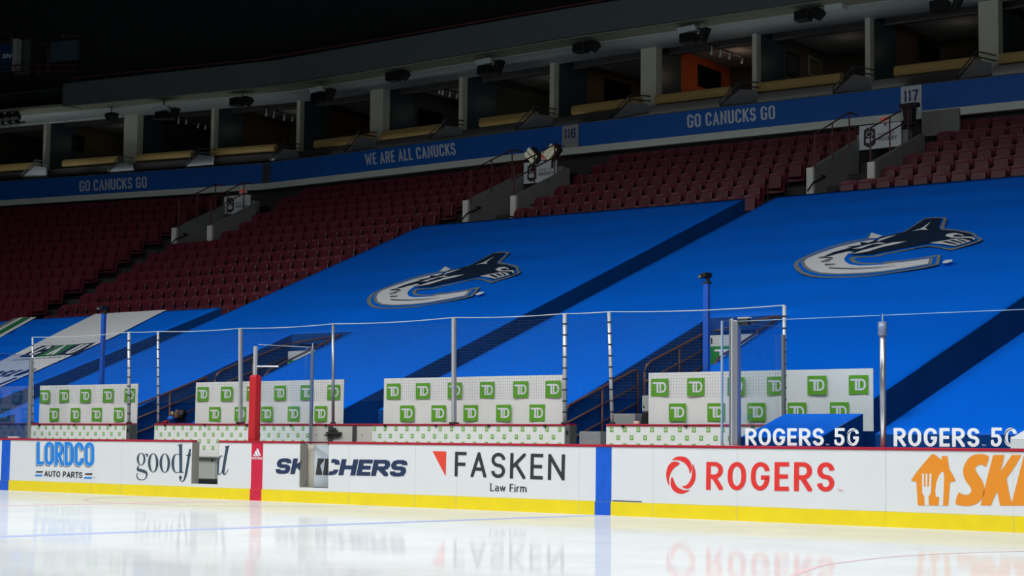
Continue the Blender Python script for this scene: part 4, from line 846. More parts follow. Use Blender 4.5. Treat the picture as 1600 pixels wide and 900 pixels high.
# speakers hanging under the deck
def spk(px, py, kind, lb):
    p, i = onF(px, py, 1.1, True); n = segn(i); n3 = Vector((n.x, n.y, 0)); u = Vector((n.y, -n.x, 0)); p.z = min(p.z, 14.72); Z = Vector((0, 0, 1))
    t = thing('speaker_cluster', p-Z*.3, lb, 'loudspeaker', 'loudspeakers under the upper deck')
    if kind == 'A':
        mb = MB(); mb.obox(p+Z*.12, u*.34+Z*.02, n3*.25, Z*.10-u*.05); bevel(mb.build('white_box', mat('spk_white', (196, 208, 206), .6), t), .02)
        mb = MB(); mb.obox(p-Z*.17+n3*-.05, u*.27, n3*.2, Z*.15); bevel(mb.build('cabinet', BLACK, t), .02)
        mb = MB(); mb.obox(p-Z*.12+u*.52, u*.09+Z*.02, n3*.2, Z*.22+u*.1); bevel(mb.build('side_cabinet', BLACK, t), .02)
        mb = MB(); mb.obox(p+Z*.1+u*.42, u*.14-Z*.06, n3*.1, Z*.03); mb.tube([p+u*.45+Z*.12, p+u*.45-Z*.1], .03, 6); mb.tube([Vector((p.x, p.y, 14.9)), p+Z*.18], .03, 6); mb.build('bracket', DARK, t)
    else:
        mb = MB(); mb.obox(p-u*.24, u*.24, n3*.2, Z*.16); bevel(mb.build('cabinet', BLACK, t), .03)
        mb = MB(); P = [p+u*x+Z*z-n3*.2 for x, z in ((.02, .05), (.12, .18), (.38, .17), (.46, .02), (.24, -.18), (.05, -.08))]; mb.prism(P, n3*.4); mb.build('side_cabinet', BLACK, t)
        mb = MB(); mb.obox(p+Z*.17-u*.2, u*.16, n3*.08, Z*.03); mb.tube([p+Z*.1, Vector((p.x, p.y, 14.9))], .02, 6); mb.build('bracket', DARK, t)
for px, py, kd, lb in ((256, 175, 'A', 'white and black speaker cluster above the left thick column'), (500, 146, 'A', 'white and black speaker cluster left of the thick column above WE ARE ALL'), (761, 103, 'A', 'white and black speaker cluster left of panel 116'), (1078, 53, 'A', 'white and black speaker cluster above the orange suite'), (1470, 2, 'A', 'speaker cluster at the top edge above panel 117'),
                       (378, 159, 'B', 'black twin speaker left of the faded number panel'), (622, 119, 'B', 'black twin speaker above WE ARE ALL'), (917, 74, 'B', 'black twin speaker above panel 116'), (1266, 24, 'B', 'black twin speaker left of panel 117')):
    spk(px, py, kd, lb)
p, i = onF(1306, 11, 1.3, True); n3 = Vector((segn(i).x, segn(i).y, 0)); u = Vector((n3.y, -n3.x, 0)); tag(MB().obox(p, u*.3, n3*.2, (0, 0, .12)).build('junction_box', mat('spk_white', (0, 0, 0))), 'pale box under the deck right of the last twin speaker', 'box')
p, i = onF(168, 181, 1.4, True); mb = MB(); mb.prism([p+Vector((x*.9, 0, z)) for x, z in ((-.22, .12), (.25, .14), (.24, -.02), (0, -.2), (-.2, -.04))], (0, .4, 0)); mb.tube([p+Vector((0, .2, .1)), Vector((p.x, p.y+.2, 14.9))], .02, 6); tag(mb.build('loudspeaker', BLACK), 'single black wedge loudspeaker near the left end of the deck', 'loudspeaker')
# light cluster at the left edge
p = onF(16, 182, .9); t = thing('light_cluster', p-Vector((0, 0, .5)), 'cluster of black stage lamps hanging at the left edge', 'stage lights'); u = Vector((1, .2, 0)).normalized()
mb = MB()
for x in (-.45, -.05): mb.tube([p+u*x+Vector((0, 0, .28)), p+u*x+Vector((0, 0, -.02))], .05, 8)
mb.tube([p+u*-.7+Vector((0, 0, .22)), p+u*.5+Vector((0, 0, .22))], .03, 8); mb.build('hanger', BLACK, t)
for x in (-.5, -.05, .38): mb = MB(); mb.tube([p+u*x+Vector((0, 0, .12)), p+u*(x+.08)-Vector((0, .1, .05)), p+u*(x+.14)-Vector((0, .2, .2))], [.12, .22, .2], 10); mb.build('lamp', BLACK, t)
for x in (-.4, .0, .4): mb = MB(); mb.tube([p+u*x-Vector((0, 0, .26)), p+u*(x+.05)-Vector((0, .05, .4))], [.06, .12], 8); mb.build('lamp', DARK, t)
mb = MB(); mb.tube([p+u*-.6-Vector((0, 0, .35)), p+u*.85-Vector((0, 0, .30))], .03, 6); mb.build('lower_bar', BLACK, t)

# ============================================================ PLAYERS' BENCH, BACK WALL, BANNERS
struct(MB().box(-9.6, 10.05, .16, 1.78, -.02, .22).build('bench_platform', mat('rubber_black', (30, 32, 34), .8)))
XW = lambda px, py=675: onY(px, py, 1.8).x
Z2 = 1.40
p1, p2 = XW(585.2), XW(797.5); PIT = (p2-p1)/12
zr = [onY(700, y, 1.8).z for y in (670.2, 681.8, 693.2)]
def low_wall(x0, x1, label, pat=None, plain=False):
    t = thing('bench_wall', ((x0+x1)/2, 1.85, 0), label, 'low wall', 'low walls behind the benches')
    bevel(MB().box(x0+.002, x1-.002, 1.8, 1.92, 0, Z2-.02).build('wall_panel', BEIGE if plain else BANNER, t), .004)
    bevel(MB().box(x0, x1, 1.785, 1.94, Z2-.02, Z2+.015).build('cap_rail', CAPR, t), .008)
    if pat:
        mb, mi = MB(), MB()
        for r in range(4):
            z = zr[0]-(zr[0]-zr[1])*r; ph = (r % 2)*.5
            k0 = math.floor((x0-p1)/PIT)-1
            for k in range(k0, k0+200):
                x = p1+(k+ph)*PIT
                if x-.035 < pat[0] or x+.035 > pat[1]:
                    if x > pat[1]: break
                    continue
                mb.box(x-.036, x+.036, 1.797, 1.8, z-.038, z+.038); mi.box(x-.022, x+.024, 1.7955, 1.797, z-.022, z+.024)
                mi.box(x-.006, x+.000, 1.7945, 1.7955, z-.022, z+.02)
        o = mb.build('logo_print', TDG, t); mi.build('logo_letters', TDG2, t)
    mb = MB(); n = 0
    for k in range(int((x1-x0)/1.25)+1):
        x = x0+.35+1.25*k
        if x < x1-.2: mb.box(x-.025, x+.025, 1.775, 1.8, Z2-.035, Z2-.0)
    if mb.v: mb.build('clamp', BLACK, t)
    return t
low_wall(XW(47), XW(197), 'low white wall with small green bank logos, at far left', (XW(47.5), XW(196.5)))
low_wall(XW(241), XW(489), 'low white wall with small green bank logos, behind the red padded post', (XW(242), XW(486)))
low_wall(XW(581), XW(882), 'low white wall with small green bank logos, below the middle banner', (XW(582), XW(881)))
low_wall(XW(947), XW(1230), 'low white wall with small green bank logos, right of the brown railings', (XW(948), XW(1229)))
t = low_wall(XW(489)+.005, XW(581)-.005, 'plain beige bench door with dark latch and hinge posts', None, True); t.name = 'bench_door'; t['category'] = 'door'; del t['group']
mb = MB()
mb.box(XW(514), XW(520.5), 1.775, 1.8, .9, 1.38); mb.build('hinge_post', mat('hinge_grey', (90, 92, 92), .4, metal=.5), t)
mb = MB(); mb.box(XW(552), XW(557.5), 1.775, 1.8, .9, 1.38); mb.build('hinge_post', mat('hinge_grey', (0, 0, 0)), t)
mb = MB(); q = lambda a, b, c, d, y=1.74: mb.box(XW(a), XW(b), y, 1.79, onY(700, d, 1.8).z, onY(700, c, 1.8).z)
q(512.5, 535, 676, 679.5); q(515, 529, 673, 685, 1.765); q(520, 526, 669, 674); q(528, 533.5, 678, 683, 1.76); q(511, 515, 680, 683); mb.build('latch', mat('latch_black', (70, 70, 68), .4, metal=.4), t)
mb = MB(); 
for px in (495.5, 506, 566): x = XW(px); mb.box(x-.008, x+.008, 1.794, 1.8, 1.20, 1.216)
mb.build('bolt', DARK, t)
for x, lb in ((XW(197)+.08, 'dark grey end cabinet of the far left low wall'), (XW(882)+.08, 'dark grey end cabinet left of the brown railings')):
    tt = thing('end_cabinet', (x, 1.95, 0), lb, 'cabinet'); bevel(MB().box(x-.07, x+.03, 1.8, 2.0, 0, 1.395).build('cabinet_body', mat('cabinet_grey', (84, 86, 86), .6), tt), .01)
    MB().box(x-.07, x+.03, 1.8, 2.0, 1.397, 1.42).build('cap', CAPR, tt); MB().box(x-.04, x+.0, 1.79, 1.8, 1.24, 1.30).build('latch', BLACK, tt)
# bench seats with their white fronts
for x0, x1, lb in ((-9.4, -.75, 'long white bench seat seen through the open left gate'), (1.2, 9.85, 'long white bench seat behind the right boards')):
    t = thing('players_bench', ((x0+x1)/2, 1.45, .22), lb, 'bench', 'benches behind the boards')
    bevel(MB().box(x0, x1, 1.22, 1.62, .74, .79).build('seat_board', mat('bench_white', (214, 216, 210), .5), t), .01)
    mb = MB(); k = x0+.2
    while k < x1-.7: mb.box(k, k+.62, 1.28, 1.31, .33, .74); k += .66
    mb.build('front_panel', mat('bench_front', (196, 198, 192), .5), t)
    MB().box(x0+.1, x1-.1, 1.30, 1.60, .22, .30).build('foot_rail', DARK, t)
mb = MB(); o = onY(331.5, 719.5, 1.27); mb.tube([o, o+Vector((0, .03, 0))], .022, 12); tag(mb.build('bench_knob', BLACK), 'small round black knob on the bench front in the gate opening', 'knob')

# banners with the square bank logos
def td(mbg, mbw, x0, x1, z0, z1, y):
    mbg.quad((x0, y, z0), (x1, y, z0), (x1, y, z1), (x0, y, z1)); w, h = x1-x0, z1-z0
    S = lambda a, b, c, d: mbw.quad((x0+a*w, y-.003, z0+b*h), (x0+c*w, y-.003, z0+b*h), (x0+c*w, y-.003, z0+d*h), (x0+a*w, y-.003, z0+d*h))
    S(.10, .70, .50, .81); S(.32, .2, .45, .70); S(.50, .2, .59, .70); S(.45, .2, .50, .26)
    S(.50, .70, .68, .81); S(.59, .2, .68, .31)
    n = 8
    for k in range(n):
        p = []
        for r, rr, a in ((0, 0, k), (0, 0, k+1), (1, 1, k+1), (1, 1, k)):
            tt = math.pi/2-math.pi*a/n; RX_, RZ_ = (.22, .305) if r == 0 else (.11, .195)
            p.append((x0+(.68+RX_*math.cos(tt))*w, y-.003, z0+(.505+RZ_*math.sin(tt))*h))
        mbw.quad(*p)
def banner(px0, px1, top, bot, zb, label, wv=0.0):
    Y = 2.3; XB = lambda px, py=610: onY(px, py, Y).x; x0, x1 = XB(px0), XB(px1); zt = 2.27
    t = thing('logo_banner', ((x0+x1)/2, Y, zb), label, 'banner', 'white bank banners behind the benches'); mb = MB(); n = 30
    for k in range(n):
        a, b = x0+(x1-x0)*k/n, x0+(x1-x0)*(k+1)/n; f = lambda x: Y+.012+.010*math.sin(x*5.1)+.006*math.sin(x*13)
        mb.hexa([(a, f(a), zb), (b, f(b), zb), (b, f(b)+.012, zb), (a, f(a)+.012, zb)], [(a, f(a), zt), (b, f(b), zt), (b, f(b)+.012, zt), (a, f(a)+.012, zt)])
    mb.build('banner_sheet', BANNER, t, smooth=False)
    g, w = MB(), MB()
    for row, za, zc in ((top, 2.17, 1.88), (bot, 1.76, 1.47)):
        for a, b in row:
            td(g, w, XB(a), XB(b), zc, za, Y-.008)
    g.build('logo_square', TDG, t); w.build('logo_letters', TWHITE, t)
    MB().box(x0, x1, Y+.03, Y+.06, zt-.06, zt-.02).build('hanging_bar', ALU, t)
banner(62, 215.5, ((62.8, 78), (93.5, 108.7), (126, 142), (161.5, 177.5), (195, 211.5)), ((79, 93.5), (112, 126.3), (145, 160.5), (179.5, 195)), .95, 'white banner with green bank squares, far left beside the sponsor cover')
banner(305, 537, ((308.8, 326.5), (345.6, 363.8), (386, 404.7), (428.7, 446.9), (470, 489), (511.7, 531.7)), ((328, 345.6), (367.9, 385.5), (409, 426.9), (450.7, 469), (492.5, 512)), .95, 'white banner with green bank squares, partly behind the red padded post')
banner(600, 882, ((604.5, 626), (650, 672), (700, 722), (750.2, 773), (802, 825.7), (852.5, 876.8)), ((626, 648), (675, 697.5), (725, 747.7), (776, 799.3), (828, 852)), .95, 'white banner with green bank squares, left of the brown railings')
banner(1013, 1363.5, ((1017.7, 1044.5), (1074, 1101), (1137, 1163.7), (1198.5, 1225), (1262, 1292), (1326.7, 1356.8)), ((1045.7, 1072.5), (1105.7, 1133), (1168, 1196), (1231, 1260), (1297, 1326.7)), 1.32, 'widest white banner with green bank squares, right of the brown railings')

# net posts, net and rope along the back wall
tops = []
for px, py, w, m, lb in ((51, 527, .022, STEEL, 'thin net post at the far left end of the low wall'), (201.5, 519, .034, STEEL, 'net post left of the left stair railings'), (247, 518, .026, STEEL, 'thin net post between the left banner and the red pad'), (376, 513, .05, ALU, 'wide clear-edged post beside the red padded post'), (520.5, 506, .03, ALU, 'round metal post in front of the banner right of the red pad'),
                   (709.5, 496, .05, ALU, 'wide metal post in front of the middle of the third banner'), (882.5, 490, .036, STEEL, 'net post at the left side of the brown railings'), (951.5, 487, .03, STEEL, 'leaning net post among the brown railings'), (1225.5, 477, .03, STEEL, 'tallest net post right of the glass corner')):
    T_ = onY(px, py, 1.84); B_ = onY(px+(5 if px == 951.5 else 0), 661, 1.84); B_.z = Z2+.015; tops.append(T_)
    t = thing('net_post', B_, lb, 'post', 'posts along the back of the benches'); mb = MB()
    if m is ALU and w > .04: mb.obox((T_+B_)/2, (w, 0, 0), (0, .02, 0), (T_-B_)/2); bevel(mb.build('pole', m, t), .008); mb = MB(); mb.obox((T_+B_)/2-Vector((0, .03, 0)), (w*.5, 0, 0), (0, .008, 0), (T_-B_)/2); mb.build('front_rib', STEEL, t)
    else: mb.tube([B_, T_], w, 10); mb.build('pole', m, t, smooth=True)
    mb = MB(); mb.tube([B_, B_+Vector((0, 0, .03))], w*1.8, 10); mb.build('foot', DARK, t)
    if m is STEEL:
        mb = MB()
        for k in range(1, 10): q = B_.lerp(T_, k/10); mb.tube([q, q+Vector((0, 0, .022))], w+.006, 8)
        mb.build('tie_wraps', DARK, t)
mb = MB(); pts = []
for a, b in zip(tops, tops[1:]):
    for k in range(8): u = k/8; q = a.lerp(b, u); q.z -= .03*4*u*(1-u)*(b-a).length/3; pts.append(q)
pts.append(tops[-1]); mb.tube(pts, .008, 5); tag(mb.build('net_rope', ROPE), 'thin white rope strung across the tops of the net posts', 'rope')
mb = MB(); x = tops[0].x
while x < tops[-1].x:
    mb.box(x-.0009, x+.0009, 1.869, 1.871, 1.85, 3.22); x += .05
z = 1.85
while z < 3.25: mb.box(tops[0].x, tops[-1].x, 1.871, 1.874, z-.0009, z+.0009); z += .05
tag(mb.build('safety_net', NET), 'fine square mesh safety net hanging behind the posts', 'net', None, 'stuff')

# brown stair rails of the two openings
def rail(nm, pts, r, t, m=BROWN): return MB().tube(pts, r, 8).build(nm, m, t, smooth=True)
def bend(p, q, r_, n=5):     # rounded corner between p->c->q
    return [p.lerp(q, 0)]
for X, pre, rX, hy, bx, lb in ((4.70, 0, 6.45, 7.6, 6.35, 'right'), (-7.45, 1, -5.45, 7.75, -5.5, 'left')):
    rz = lambda y, d=0: (1.75+(y-3.0)*.352 if pre == 0 else 1.80+(y-3.0)*.352)+d
    t = thing('stair_railing', (X, 3.0, .6), 'lower brown tube railing in front of the %s stair opening' % lb, 'railing', 'brown railings of the stair openings')
    ya, yb = 2.95, 5.15
    loop = [Vector((X, ya-.05, 1.35)), Vector((X, ya-.05, rz(ya)-.22)), Vector((X, ya, rz(ya)-.09)), Vector((X, ya+.12, rz(ya+.12)-.01)), Vector((X, yb-.16, rz(yb-.16))), Vector((X, yb-.05, rz(yb)-.03)), Vector((X, yb, rz(yb)-.12)), Vector((X, yb, rz(yb)-1.0))]
    rail('handrail', loop, .026, t)
    for d in (-.32, -.64): rail('cross_rail', [Vector((X, ya-.05, rz(ya, d))), Vector((X, yb, rz(yb, d)))], .022, t)
    rail('rail_post', [Vector((X, 4.05, rz(4.05))), Vector((X, 4.05, .6))], .024, t)
    t = thing('stair_railing', (X, 5.4, 1.4), 'upper brown tube railing up the far side of the %s stair opening' % lb, 'railing', 'brown railings of the stair openings')
    ya, yb = 5.45, hy-.1
    loop = [Vector((X, ya-.1, rz(ya)-1.1)), Vector((X, ya-.1, rz(ya)-.18)), Vector((X, ya-.04, rz(ya)-.05)), Vector((X, ya+.1, rz(ya+.1))), Vector((X, yb-.15, rz(yb-.15))), Vector((X+.05, yb, rz(yb)))]
    rail('handrail', loop, .026, t)
    for d in (-.32, -.64): rail('cross_rail', [Vector((X, ya-.1, rz(ya-.1, d))), Vector((X, yb, rz(yb, d)))], .022, t)
    for y in (6.5,): rail('rail_post', [Vector((X, y, rz(y))), Vector((X, y, rz(y)-.9))], .024, t)
    t = thing('stair_railing', (rX, 7.4, 3.0), 'brown tube railing round the back of the %s stair opening' % lb, 'railing', 'brown railings of the stair openings')
    zb_ = rz(yb); q = lambda y, d=.06: Vector((rX, y, tz(y)+d))
    rail('handrail', [Vector((X+.1, yb+.05, zb_)), Vector((X+.2, yb+.08, zb_+.02)), Vector((rX-.12, hy-.22, q(7.4).z+.0)), q(7.3), q(5.2), Vector((rX, 5.02, tz(5.0)-.05)), Vector((rX, 4.95, tz(5)-.3))], .026, t)
    rail('rail_post', [Vector(((X+rX)/2+.2, yb+.08, zb_)), Vector(((X+rX)/2+.2, yb+.08, zb_-.3))], .022, t)
    # bank sign at the back of the opening
    Y = hy-.22; x0, x1 = X+.10, rX-.06; zt, zb2 = (3.24, 2.62); t = thing('tunnel_sign', ((x0+x1)/2, Y, zb2), 'white and green bank sign at the back of the %s stair opening' % lb, 'sign', 'bank signs in the stair openings')
    MB().box(x0, x1, Y, Y+.03, zb2, zt).build('sign_board', mat('sign_white2', (206, 212, 210), .5), t)
    zg = zt-.22; MB().box(x0+.03, x1, Y-.006, Y, zb2+.03, zg).build('green_field', mat('sign_green', (30, 140, 64), .5), t)
    g, w = MB(), MB(); td(g, w, x0+.08, x0+.62, zb2+.02, zg+.02, Y-.008); w.build('logo_letters', TWHITE, t)
    if pre == 0: MB().box(x0+.05, x0+.075, Y-.006, Y, zt-.17, zt-.05).build('small_mark', BLACK, t)
# concrete and boxes down in the openings
CB = mat('concrete_pale', (156, 158, 158), .8, var=.1, scale=4)
for (a, b, c, d, Y), lb in (((905, 938, 674, 700, 2.4), 'pale concrete block low in front of the brown railings'), ((956, 992, 646.5, 668, 3.0), 'pale concrete block between the brown railing posts'), ((289, 306, 647, 668, 3.2), 'pale concrete block beside the second banner')):
    p, q = onY(a, c, Y), onY(b, d, Y); tag(bevel(MB().box(p.x, q.x, Y, Y+.3, q.z-.9, p.z).build('concrete_block', CB), .01), lb, 'block')
p, q = onY(1003, 618, 2.6), onY(1013.5, 643, 2.6); t = thing('wall_box', ((p.x+q.x)/2, 2.65, q.z), 'pale electrical box left of the widest banner', 'box'); bevel(MB().box(p.x, q.x+.05, 2.6, 2.75, q.z, p.z).build('box_body', mat('box_grey', (178, 184, 180), .5), t), .012); r = onY(1006, 636, 2.6); MB().box(r.x-.012, r.x+.012, 2.595, 2.6, r.z-.02, r.z+.02).build('label_mark', DARK, t); MB().box(p.x+.05, q.x, 2.65, 2.72, q.z-.5, q.z).build('conduit', DARK, t)
p, q = onY(1000, 642, 2.5), onY(1013, 662, 2.5); mb = MB(); mb.hexa([(p.x, 2.45, 1.2), (q.x, 2.45, 1.2), (q.x, 2.7, 1.2), (p.x, 2.7, 1.2)], [(p.x+.04, 2.5, p.z), (q.x-.01, 2.5, p.z), (q.x, 2.65, p.z-.03), (p.x+.05, 2.65, p.z-.04)]); tag(bevel(mb.build('equipment_bag', BLACK), .03, 3), 'black bag below the pale electrical box', 'bag')
p, q = onY(991.5, 658, 1.85), onY(998, 662, 1.85); tag(bevel(MB().box(p.x, q.x, 1.82, 1.88, Z2+.015, p.z).build('tape_roll_box', mat('peach', (222, 190, 176), .6)), .008), 'tiny peach box on the red ledge by the brown railings', 'box')
# things left on the left stairs
def lump(nm, c, s, m, lb, cat):
    bm = bmesh.new(); bmesh.ops.create_icosphere(bm, subdivisions=3, radius=1); rnd = random.Random(hash(nm) % 97 if False else len(nm))
    for v in bm.verts:
        k = 1+.16*math.sin(v.co.x*5+len(nm))*math.cos(v.co.z*4+v.co.y*3); v.co = Vector((v.co.x*s[0]*k, v.co.y*s[1]*k, max(v.co.z, -.7)*s[2]*k))
    me = bpy.data.meshes.new(nm); bm.to_mesh(me); bm.free(); me.materials.append(m)
    for p_ in me.polygons: p_.use_smooth = True
    o = bpy.data.objects.new(nm, me); o.location = c; C.objects.link(o); return tag(o, lb, cat)
lump('folded_towel', onY(267, 654, 2.5), (.075, .07, .055), mat('cloth_blue', (40, 110, 220), .8), 'bright blue cloth on the left stairs above the red ledge', 'cloth')
lump('blond_brush', onY(269.5, 646.5, 2.52), (.035, .04, .05), mat('straw', (176, 158, 110), .8), 'small straw coloured bundle beside the bright blue cloth', 'bundle')
lump('leather_glove', onY(276.5, 648, 2.5), (.05, .06, .11), mat('leather', (112, 78, 68), .6), 'brown leather glove between straw bundle and black bag', 'glove')
lump('gear_bag', onY(284.5, 648, 2.6), (.075, .1, .12), BLACK, 'black gear bag on the left stairs beside the brown glove', 'bag')
lump('red_cloth', onY(258.5, 659.5, 2.4), (.05, .05, .025), mat('cloth_red', (190, 24, 30), .8), 'small red cloth low on the left stairs by the net post', 'cloth')

# centre divider with the red padded post, end panes, right glass
P0 = onY(395.5, 690, .2); xz = P0.x
t = thing('padded_post', (xz, .2, 1.08), 'tall red padded post standing on the boards at the red stripe', 'post')
hp = onY(395.5, 586, .2).z; mb = MB(); w_ = .088; mb.hexa([(xz-w_, .13, .6), (xz+w_, .13, .6), (xz+w_, .31, .6), (xz-w_, .31, .6)], [(xz-w_, .13, hp), (xz+w_, .13, hp), (xz+w_, .31, hp), (xz-w_, .31, hp)]); bevel(mb.build('pad', REDPAD, t), .045, 5)
mb = MB(); q = onY(398.5, 541, .2); mb.box(q.x-.028, q.x+.028, .19, .24, hp-.05, q.z); mb.build('post_core', STEEL, t); mb = MB(); mb.tube([(xz-.05, .2, hp+.16), (xz+.36, .45, hp+.16)], .015, 6); mb.build('cross_clip', STEEL, t)
q2 = onY(488.5, 546, 1.72)
t = thing('divider_glass', (xz, .95, 1.0), 'clear glass pane between the two benches, behind the red pad', 'glass pane'); MB().box(xz-.006, xz+.006, .3, 1.7, 1.0, 2.84).build('pane', GLASS, t)
MB().tube([(q.x, .3, 2.84), (q2.x, 1.72, 2.86)], .008, 6).build('top_edge', ROPE, t)
t = thing('glass_post', (q2.x, 1.72, .3), 'slim metal post at the back of the centre glass, crossing the banner', 'post'); mb = MB(); mb.obox((q2.x, 1.72, (q2.z+.3)/2), (.033, 0, 0), (0, .02, 0), (0, 0, (q2.z-.3)/2)); bevel(mb.build('pole', ALU, t), .008); MB().tube([(q2.x, 1.72, q2.z), (q2.x, 1.72, q2.z+.12)], .012, 6).build('top_pin', STEEL, t)
# left end pane
xl = onY(46, 620, 1.74).x
t = thing('end_glass', (xl, .9, 1.08), 'clear glass pane at the left end of the benches', 'glass pane'); MB().box(xl-.006, xl+.006, .1, 1.72, 1.08, 2.92).build('pane', glass_mat('end_glass', (.8, .84, .9), .07), t)
MB().box(xl-.004, xl+.004, .1, 1.72, 2.92, 2.93).build('top_edge', ALU, t)
tt = thing('glass_post', (xl, 1.76, .9), 'grey post at the left end of the low wall', 'post'); z_ = onY(46, 559, 1.76).z; MB().box(xl-.055, xl+.02, 1.74, 1.79, .9, z_).build('pole', mat('post_putty', (150, 150, 146), .5), tt); MB().box(xl-.105, xl-.085, 1.74, 1.77, .9, onY(43, 660, 1.76).z).build('side_pin', ALU, tt)
tag(bevel(MB().box(X0(10.5, 682), X0(25, 682), .02, .1, ZC, ZC+.035).build('cap_block', mat('cap_white', (206, 204, 196), .6)), .01), 'small pale block lying on the red cap above the left blue stripe', 'block')
# right end: pane, stanchions, glass on the boards
xr_ = onY(1133, 600, .2).x; xe = onY(1146, 600, .12).x
t = thing('end_glass', (xr_, 1.0, 1.08), 'clear glass pane at the right end of the benches', 'glass pane'); MB().box(xr_-.007, xr_+.007, .12, 1.72, 1.08, 2.9).build('pane', GLASS, t); MB().box(xr_-.012, xr_+.012, .10, .13, 1.08, 2.9).build('front_edge', mat('glass_edge', (150, 170, 196), .3), t); MB().box(xr_-.004, xr_+.004, .12, 1.72, 2.9, 2.91).build('top_edge', ALU, t)
t = thing('glass_post', (xe, .1, 1.08), 'thick double metal post on the boards at the glass corner', 'post'); zt = onY(1148, 499, .1).z
a, b = onY(1141.5, 600, .1).x, onY(1156, 600, .1).x; m = (a+b)/2
bevel(MB().box(a, m-.012, .05, .14, 1.08, zt).build('outer_pole', mat('pole_dull', (134, 140, 150), .35, metal=.5), t), .01); bevel(MB().box(m-.004, b, .03, .14, 1.08, zt-.02).build('inner_pole', ALU, t), .01); MB().box(m-.02, m+.0, .02, .05, 1.08, zt+.01).build('bright_strip', STEEL, t)
p, q = onY(1156, 498, .1), onY(1170, 508, .1); bevel(MB().box(p.x, q.x, .06, .16, q.z, p.z).build('clip_box', DARK, t), .008); MB().box(p.x-.02, q.x+.02, .07, .15, p.z, p.z+.02).build('clip_plate', STEEL, t)
t = thing('glass_post', (onY(1227, 600, 1.74).x, 1.74, 1.0), 'grey back post of the glass corner next to the tallest net post', 'post'); xg = onY(1224.5, 560, 1.74).x; MB().box(xg-.03, xg+.012, 1.72, 1.77, 1.0, onY(1224, 523, 1.74).z).build('pole', mat('post_putty2', (122, 124, 124), .5), t)
xq = onY(1379.5, 600, .08).x
for x0, x1, lb in ((b+.01, xq-.03, 'clear boards glass left of the round post, with white lettering'), (xq+.03, 20.0, 'clear boards glass right of the round post, with white lettering')):
    t = thing('boards_glass', ((x0+x1)/2, .06, 1.08), lb, 'glass pane', 'glass panes on the boards')
    MB().box(x0, x1, .055, .067, 1.08, 2.875).build('pane', GLASS, t); MB().box(x0, x1, .054, .068, 2.875, 2.884).build('top_edge', mat('glass_top', (150, 176, 206), .3), t)
    K8 = (lambda x, y: (1120+x/6.154, 620+y/6.154)) if x0 < 11 else (lambda x, y: (1360+x/6, 560+y/6))
    fgl = lambda x, y: onY(x, y, .05)
    mb = MB()
    if x0 < 11: a1, a2, a3 = ((275, 468), (1030, 472), (275, 303)); b1, b2, b3 = ((1130, 470), (1365, 474), (1132, 300))
    else: a1, a2, a3 = ((218, 824), (1022, 830), (218, 652)); b1, b2, b3 = ((1130, 826), (1372, 830), (1132, 648))
    text_on(mb, 'ROGERS', fgl, K8(*a1), K8(*a2), K8(*a3), .215, .17, gap=.14, rad=(.5, .42), lift=(0, 0, 0))
    text_on(mb, '5G', fgl, K8(*b1), K8(*b2), K8(*b3), .2, .16, gap=.14, rad=(.5, .4), lift=(0, 0, 0))
    dx = 1045 if x0 < 11 else 1045; y_ = 468 if x0 < 11 else 822
    text_on(mb, 'TM', fgl, K8(dx, y_), K8(dx+36, y_), K8(dx, y_-16), .12, .12, gap=.2, lift=(0, 0, 0))
    mb.build('lettering', mat('glass_letter_white', (232, 236, 240), .5), t)
    sw = [(1350, 312, 3), (1300, 322, 7), (1262, 350, 9), (1252, 395, 9), (1266, 432, 7), (1300, 462, 3)] if x0 < 11 else [(1350, 656, 3), (1300, 668, 7), (1268, 698, 9), (1258, 740, 9), (1268, 780, 7), (1300, 812, 3)]
    mb = MB(); ribbon(mb, smoothpts(sw, n=4), lambda x, y: onY(*K8(x, y), .046)); mb.build('swoosh', NAVYI, t)
t = thing('glass_post', (xq, .08, 1.08), 'round metal post with clear collar on the right boards', 'post')
MB().tube([(xq, .08, 1.08), (xq, .08, 2.78)], .042, 14).build('pole', mat('pole_bright', (176, 178, 186), .25, metal=.7), t, smooth=True)
MB().tube([(xq, .08, 2.60), (xq, .08, 2.79)], .062, 14).build('collar', mat('collar_clear', (120, 135, 165), .2), t, smooth=True); MB().tube([(xq, .08, 2.79), (xq, .08, 2.9)], .010, 6).build('top_pin', STEEL, t)
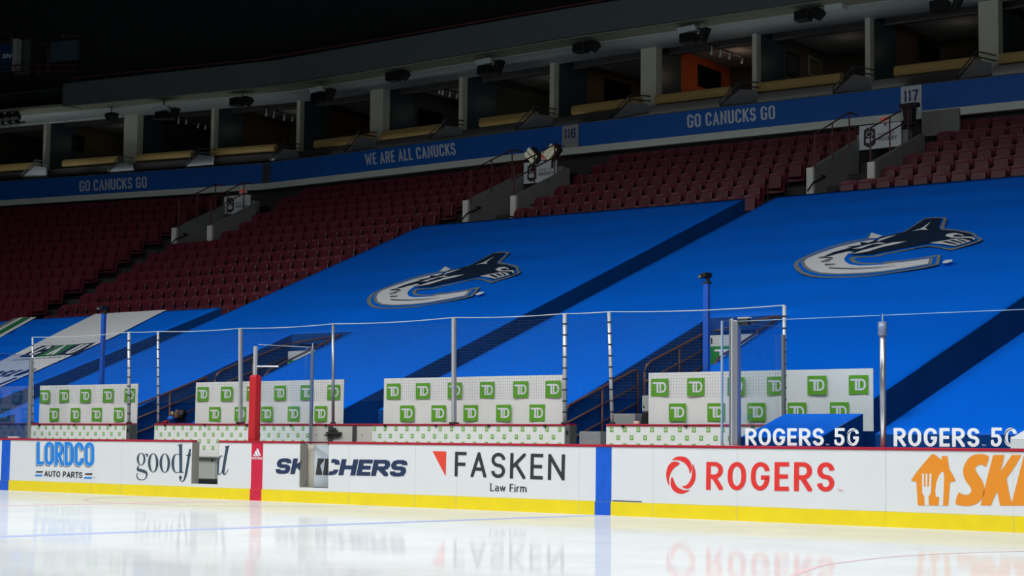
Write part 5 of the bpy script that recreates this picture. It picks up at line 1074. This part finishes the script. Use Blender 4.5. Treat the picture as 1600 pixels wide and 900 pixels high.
# blue camera posts rising behind the banners
for px, py, Y, hw, lb in ((1104.2, 443, 2.75, .048, 'tall blue camera post right of the brown railings'), (162.3, 490, 2.75, .048, 'tall blue camera post behind the far left banner')):
    T_ = onY(px, py, Y); t = thing('camera_post', (T_.x, Y, 1.0), lb, 'post', 'blue posts with cameras'); bevel(MB().box(T_.x-hw, T_.x+hw, Y-.04, Y+.04, 1.0, T_.z).build('pole', mat('post_blue', (14, 84, 190), .5), t), .008)
    q = T_; MB().box(q.x-.05, q.x+.07, Y-.05, Y+.05, q.z, q.z+.03).build('mount_plate', DARK, t); MB().tube([(q.x+.03, Y, q.z+.02), (q.x+.03, Y, q.z+.09)], .03, 8).build('swivel', BLACK, t)
    mb = MB(); mb.obox((q.x, Y-.02, q.z+.13), (.07, -.02, .012), (.01, .09, 0), (-.006, 0, .038)); bevel(mb.build('camera_body', BLACK, t), .012); MB().tube([(q.x-.05, Y-.05, q.z+.12), (q.x-.10, Y-.10, q.z+.10)], .03, 10).build('lens', mat('lens_grey', (90, 92, 92), .3), t)
    MB().tube([(T_.x+hw+.012, Y-.03, T_.z), (T_.x+hw+.02, Y-.03, T_.z-.5), (T_.x+hw+.008, Y-.03, T_.z-1.0)], .006, 5).build('cable', DARK, t)
# low covered wedge over the front seats right of the benches, and the white box
def wedge(label, xa, xb, y0, y1, z0, z1):
    t = thing('low_seat_cover', ((xa+xb)/2, y0, .2), label, 'seat cover'); mb = MB(); n = 14
    for k in range(n):
        a, b = xa+(xb-xa)*k/n, xa+(xb-xa)*(k+1)/n; f = lambda x, v: .01*math.sin(x*11+v*3)
        for j in range(4):
            v0, v1 = j/4, (j+1)/4; mb.quad(*[(x, y0+(y1-y0)*v, z0+(z1-z0)*v+f(x, v)*math.sin(v*3.1)) for x, v in ((a, v0), (b, v0), (b, v1), (a, v1))])
    mb.build('cover_sheet', TARP, t)
    mb = MB(); mb.prism([(xb, y0, .2), (xb, y1, .2), (xb, y1, z1), (xb, y0, z0)], (-.012, 0, 0)); mb.prism([(xa, y0, .2), (xb, y0, .2), (xb, y0, z0), (xa, y0, z0)], (0, .012, 0)); mb.build('side_skirt', TARP_SH, t)
wedge('small blue wedge cover with shaded sides behind the lettered glass', 10.08, 11.4, .25, 1.5, 1.20, 1.565)
wedge('small blue wedge cover at the lower left edge behind the end glass', -12.5, -10.0, .25, 1.75, 1.24, 1.62)
p = onY(1579, 686, 0); q = onY(1600, 672, 0); x0, x1 = p.x, p.x+.6
t = thing('white_case', ((x0+x1)/2, 0, ZC), 'white case with sloped lid on the red cap at the right edge', 'case')
bevel(MB().box(x0, x1, -.012, .05, ZC, p.z).build('case_body', mat('case_white', (196, 202, 204), .5), t), .006)
MB().prism([(x0-.005, -.014, p.z), (x0+.2, -.014, q.z), (x1, -.014, q.z), (x1, -.014, p.z)], (0, .066, 0)).build('lid', mat('case_lid', (226, 230, 233), .5), t)

for o in bpy.data.objects:
    if '_o' in o: del o['_o']
